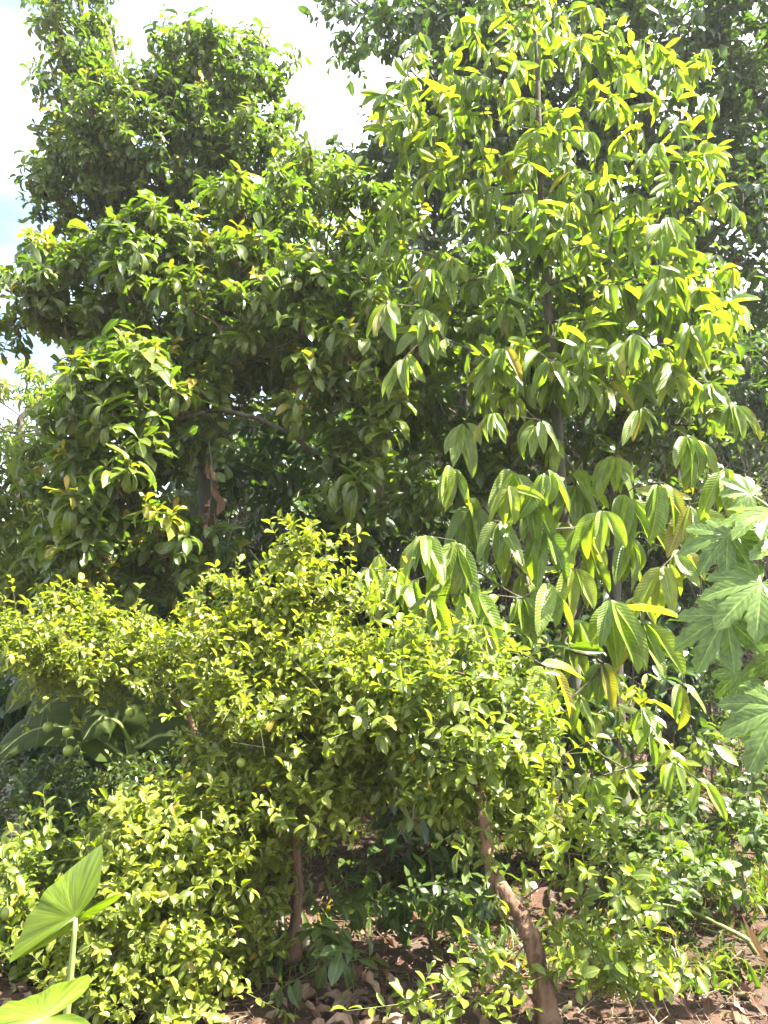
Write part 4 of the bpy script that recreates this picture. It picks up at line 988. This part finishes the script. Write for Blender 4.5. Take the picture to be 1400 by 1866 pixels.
def dry_heap():
    rng = np.random.default_rng(3); c = G(640, 3.62)
    root = empty('dry_leaf_heap', c, 'heap of large curled grey-brown dry leaves at the bottom centre', 'leaf heap')
    for k in range(30):
        a = rng.uniform(0, 6.28); rr = 0.24 * math.sqrt(rng.random())
        p = np.array([c[0] + rr * math.cos(a) * 1.5, c[1] + rr * math.sin(a) * 0.8, 0]); p[2] = ground_h(p[0], p[1]) + 0.02 + 0.03 * rng.random()
        ln = rng.uniform(0.09, 0.15)
        M3 = frames(np.array([[math.cos(a * 3), math.sin(a * 3), rng.normal(0.1, 0.15)]]), np.array([UP + rng.normal(0, 0.4, 3)]), np.array([ln]), np.array([ln * 0.42]))[0]
        o = link('leaf', tpl_mesh(TP['dry'][k % 4], 'leaf', MAT['dry']), root); q = p - c
        o.matrix_basis = Matrix([[*M3[0], q[0]], [*M3[1], q[1]], [*M3[2], q[2]], [0, 0, 0, 1]]); o.color = (rng.uniform(0.4, 1), rng.uniform(0.2, 0.8), 0, 1)
dry_heap()

# fallen green branch and the dry husk beside it at the right
a, b2, c = P(1250, 1658, 4.5), P(1310, 1685, 4.35), P(1362, 1712, 4.25)
path = smooth_path([a + np.array([-0.25, 0.1, 0.02]), a, b2, c], 5)
base = c.copy(); base[2] = ground_h(c[0], c[1])
fb = empty('fallen_branch', base, 'greenish bare branch leaning down to the brown husk at right', 'branch')
V, F, U = tube_arrays(np.vstack([path, base - np.array([-0.05, 0.02, 0.02])]) - base, np.linspace(0.007, 0.013, len(path) + 1), 8, 0.05); link('stem', faces_mesh('stem', V, F, U, MAT['twig_green']), fb)
hb = G(1385, 4.05)
hk = empty('dry_husk', hb, 'upright curled orange-brown dry leaf sheath near the right edge', 'dry leaf')
for k, (p0, p1, p2, wd) in enumerate(((hb, P(1375, 1725, 4.05), P(1352, 1668, 4.05), 0.075), (hb + np.array([0.03, 0.03, 0]), P(1385, 1735, 4.1), P(1370, 1695, 4.08), 0.06))):
    V, F, U, _c = strip_leaf([p0 - np.array([0, 0, 0.03]), p1, p2], wd, 10, 30 + k, fold=0.9, nprof=lambda v: 0.25 + 0.75 * math.sin(math.pi * min(1, v * 0.9 + 0.12)) ** 0.8 * (1 if v < 0.97 else 0.3))
    o = link('sheath', faces_mesh('sheath', V - hb, F, U, MAT['dry']), hk); o.color = (0.7, 0.25, 0, 1)

# hanging vine with round leaves and hanging dry brown leaves on the broad tree
def vine():
    top = P(398, 590, 6.25); pts = [top, P(402, 680, 6.2), P(396, 770, 6.2), P(390, 862, 6.2)]
    path = smooth_path(pts, 6); root = empty('hanging_vine', top, 'thin vine with paired round leaves hanging below the broad tree', 'vine')
    V, F, U = tube_arrays(path - top, np.full(len(path), 0.004), 5); link('stem', faces_mesh('stem', V, F, U, MAT['twig_green']), root)
    rng = np.random.default_rng(4); n = 18
    T, D, Nn = [], [], []
    for k in range(n):
        p = path[min(len(path) - 1, 3 + int(k * (len(path) - 4) / (n - 1)))]; s = 1 if k % 2 else -1
        T.append(p); D.append((s * 1.0, -0.35 + rng.normal(0, .2), -0.45 + rng.normal(0, .2))); Nn.append((0.1 * s, -0.8, 0.55 + rng.normal(0, .2)))
    LL = rng.uniform(0.095, 0.13, n)
    tt = np.zeros((n, 3)); tt[:, 0] = rng.uniform(0.4, 1, n)
    M = frames(np.array(D, float), np.array(Nn, float), LL, LL * 0.68)
    add_leaves(root, top, [leaf_tpl(6, PR_OVAL, 0.2, 0.4)], np.zeros(n, int), M, np.array(T), tt, MAT['citrus_green'])
    # dry leaves
    c = P(384, 860, 5.6); root = empty('hanging_dry_leaf', c, 'string of withered brown leaves hanging against the broad tree trunk', 'dry leaf')
    pts = smooth_path([P(380, 800, 5.9), P(386, 850, 5.6), P(383, 920, 5.6), P(368, 985, 5.6)], 6)
    V, F, U = tube_arrays(pts - c, np.full(len(pts), 0.005), 5); link('stem', faces_mesh('stem', V, F, U, MAT['bark_dark']), root)
    for k in range(14):
        p = pts[5 + int(k * 13 / 13)] + rng.normal(0, 0.015, 3); ln = rng.uniform(0.10, 0.17)
        M3 = frames(np.array([[rng.normal(0, 0.25), -0.2, -1.0]]), np.array([[rng.normal(0, 0.6), -1, 0.1]]), np.array([ln]), np.array([ln * 0.30]))[0]
        o = link('leaf', tpl_mesh(TP['dry'][k % 4], 'leaf', MAT['dry']), root); q = p - c
        o.matrix_basis = Matrix([[*M3[0], q[0]], [*M3[1], q[1]], [*M3[2], q[2]], [0, 0, 0, 1]]); o.color = (rng.uniform(0.1, .7), 0.0, 0, 1)
vine()

# ------------------------------------------------------------------ added thin volume standing in for lens glare, lifts the shadows
hz, N_, K_ = new_mat('glare_veil')
ho = N_.new('ShaderNodeOutputMaterial'); hv = N_.new('ShaderNodeVolumePrincipled')
hv.inputs['Color'].default_value = (0.93, 0.97, 1.0, 1); hv.inputs['Density'].default_value = 0.0009; hv.inputs['Anisotropy'].default_value = 0.2
K_(hv.outputs['Volume'], ho.inputs['Volume'])
me = box_mesh('glare_veil', (-620, -620, -1.5), (620, 620, 16.0), hz, 0.001)
tag(link('glare_veil', me), 'added thin bright veil standing in for lens glare', None, None, 'stuff')

# ------------------------------------------------------------------ leaves: the 300 largest in view of each thing as single leaves, the rest joined
def project(p):
    x, y, z = p[:, 0], p[:, 1], p[:, 2] - CAMZ
    dz = y * CP + z * SP; vz = -y * SP + z * CP
    return CX + FPX * x / dz, CY - FPX * vz / dz, dz
def finish_leaves():
    cell = 8; gw, gh = 1400 // cell + 2, 1866 // cell + 2
    zb = np.full((gh, gw), 1e9)
    for B in LEAF_BATCHES:
        pts = []
        for f in (0.25, 0.5, 0.8):
            p = B['T'] + B['M'][:, :, 1] * f; u, v, d = project(p)
            iu = np.clip((u / cell).astype(int) + 1, 0, gw - 1); iv = np.clip((v / cell).astype(int) + 1, 0, gh - 1)
            inside = (u > 0) & (u < 1400) & (v > 0) & (v < 1866) & (d > 0.3)
            pts.append((iu, iv, d, inside)); np.minimum.at(zb, (iv[inside], iu[inside]), d[inside])
        B['pts'] = pts
    for B in LEAF_BATCHES:
        vis = np.zeros(len(B['T']))
        for iu, iv, d, inside in B['pts']:
            vis += inside & (d < zb[iv, iu] + 0.06)
        Ln = np.linalg.norm(B['M'][:, :, 1], axis=1); Wn = np.linalg.norm(B['M'][:, :, 0], axis=1)
        nz = norm(B['M'][:, :, 2]); vd = norm(B['T'] - np.array([0, 0, CAMZ])); face = np.abs((nz * vd).sum(1))
        d = B['pts'][1][2]
        score = (vis / 3) ** 2 * Ln * Wn * (0.15 + face) * (FPX / d) ** 2
        big = np.nonzero((score > 45) & (Ln * FPX / d > 10))[0]
        pick = big[np.argsort(-score[big])][:300] if B['single'] else np.array([], int)
        rest = np.ones(len(B['T']), bool); rest[pick] = False
        root, base = B['root'], B['base']
        for i in pick:
            o = bpy.data.objects.new('leaf', tpl_mesh(B['tpls'][B['idx'][i]], 'leaf', B['mat'])); COL.objects.link(o); o.parent = root
            m = B['M'][i]; q = B['T'][i] - base
            o.matrix_basis = Matrix([[*m[0], q[0]], [*m[1], q[1]], [*m[2], q[2]], [0, 0, 0, 1]]); o.color = (*B['tint'][i], 1)
        if rest.sum():
            me = scatter('foliage', B['tpls'], B['idx'][rest], B['M'][rest], B['T'][rest] - base, B['tint'][rest], B['mat'])
            o = link('foliage', me, root); o.color = (0, 0, 0, 1); tag(o, kind='stuff')
finish_leaves()
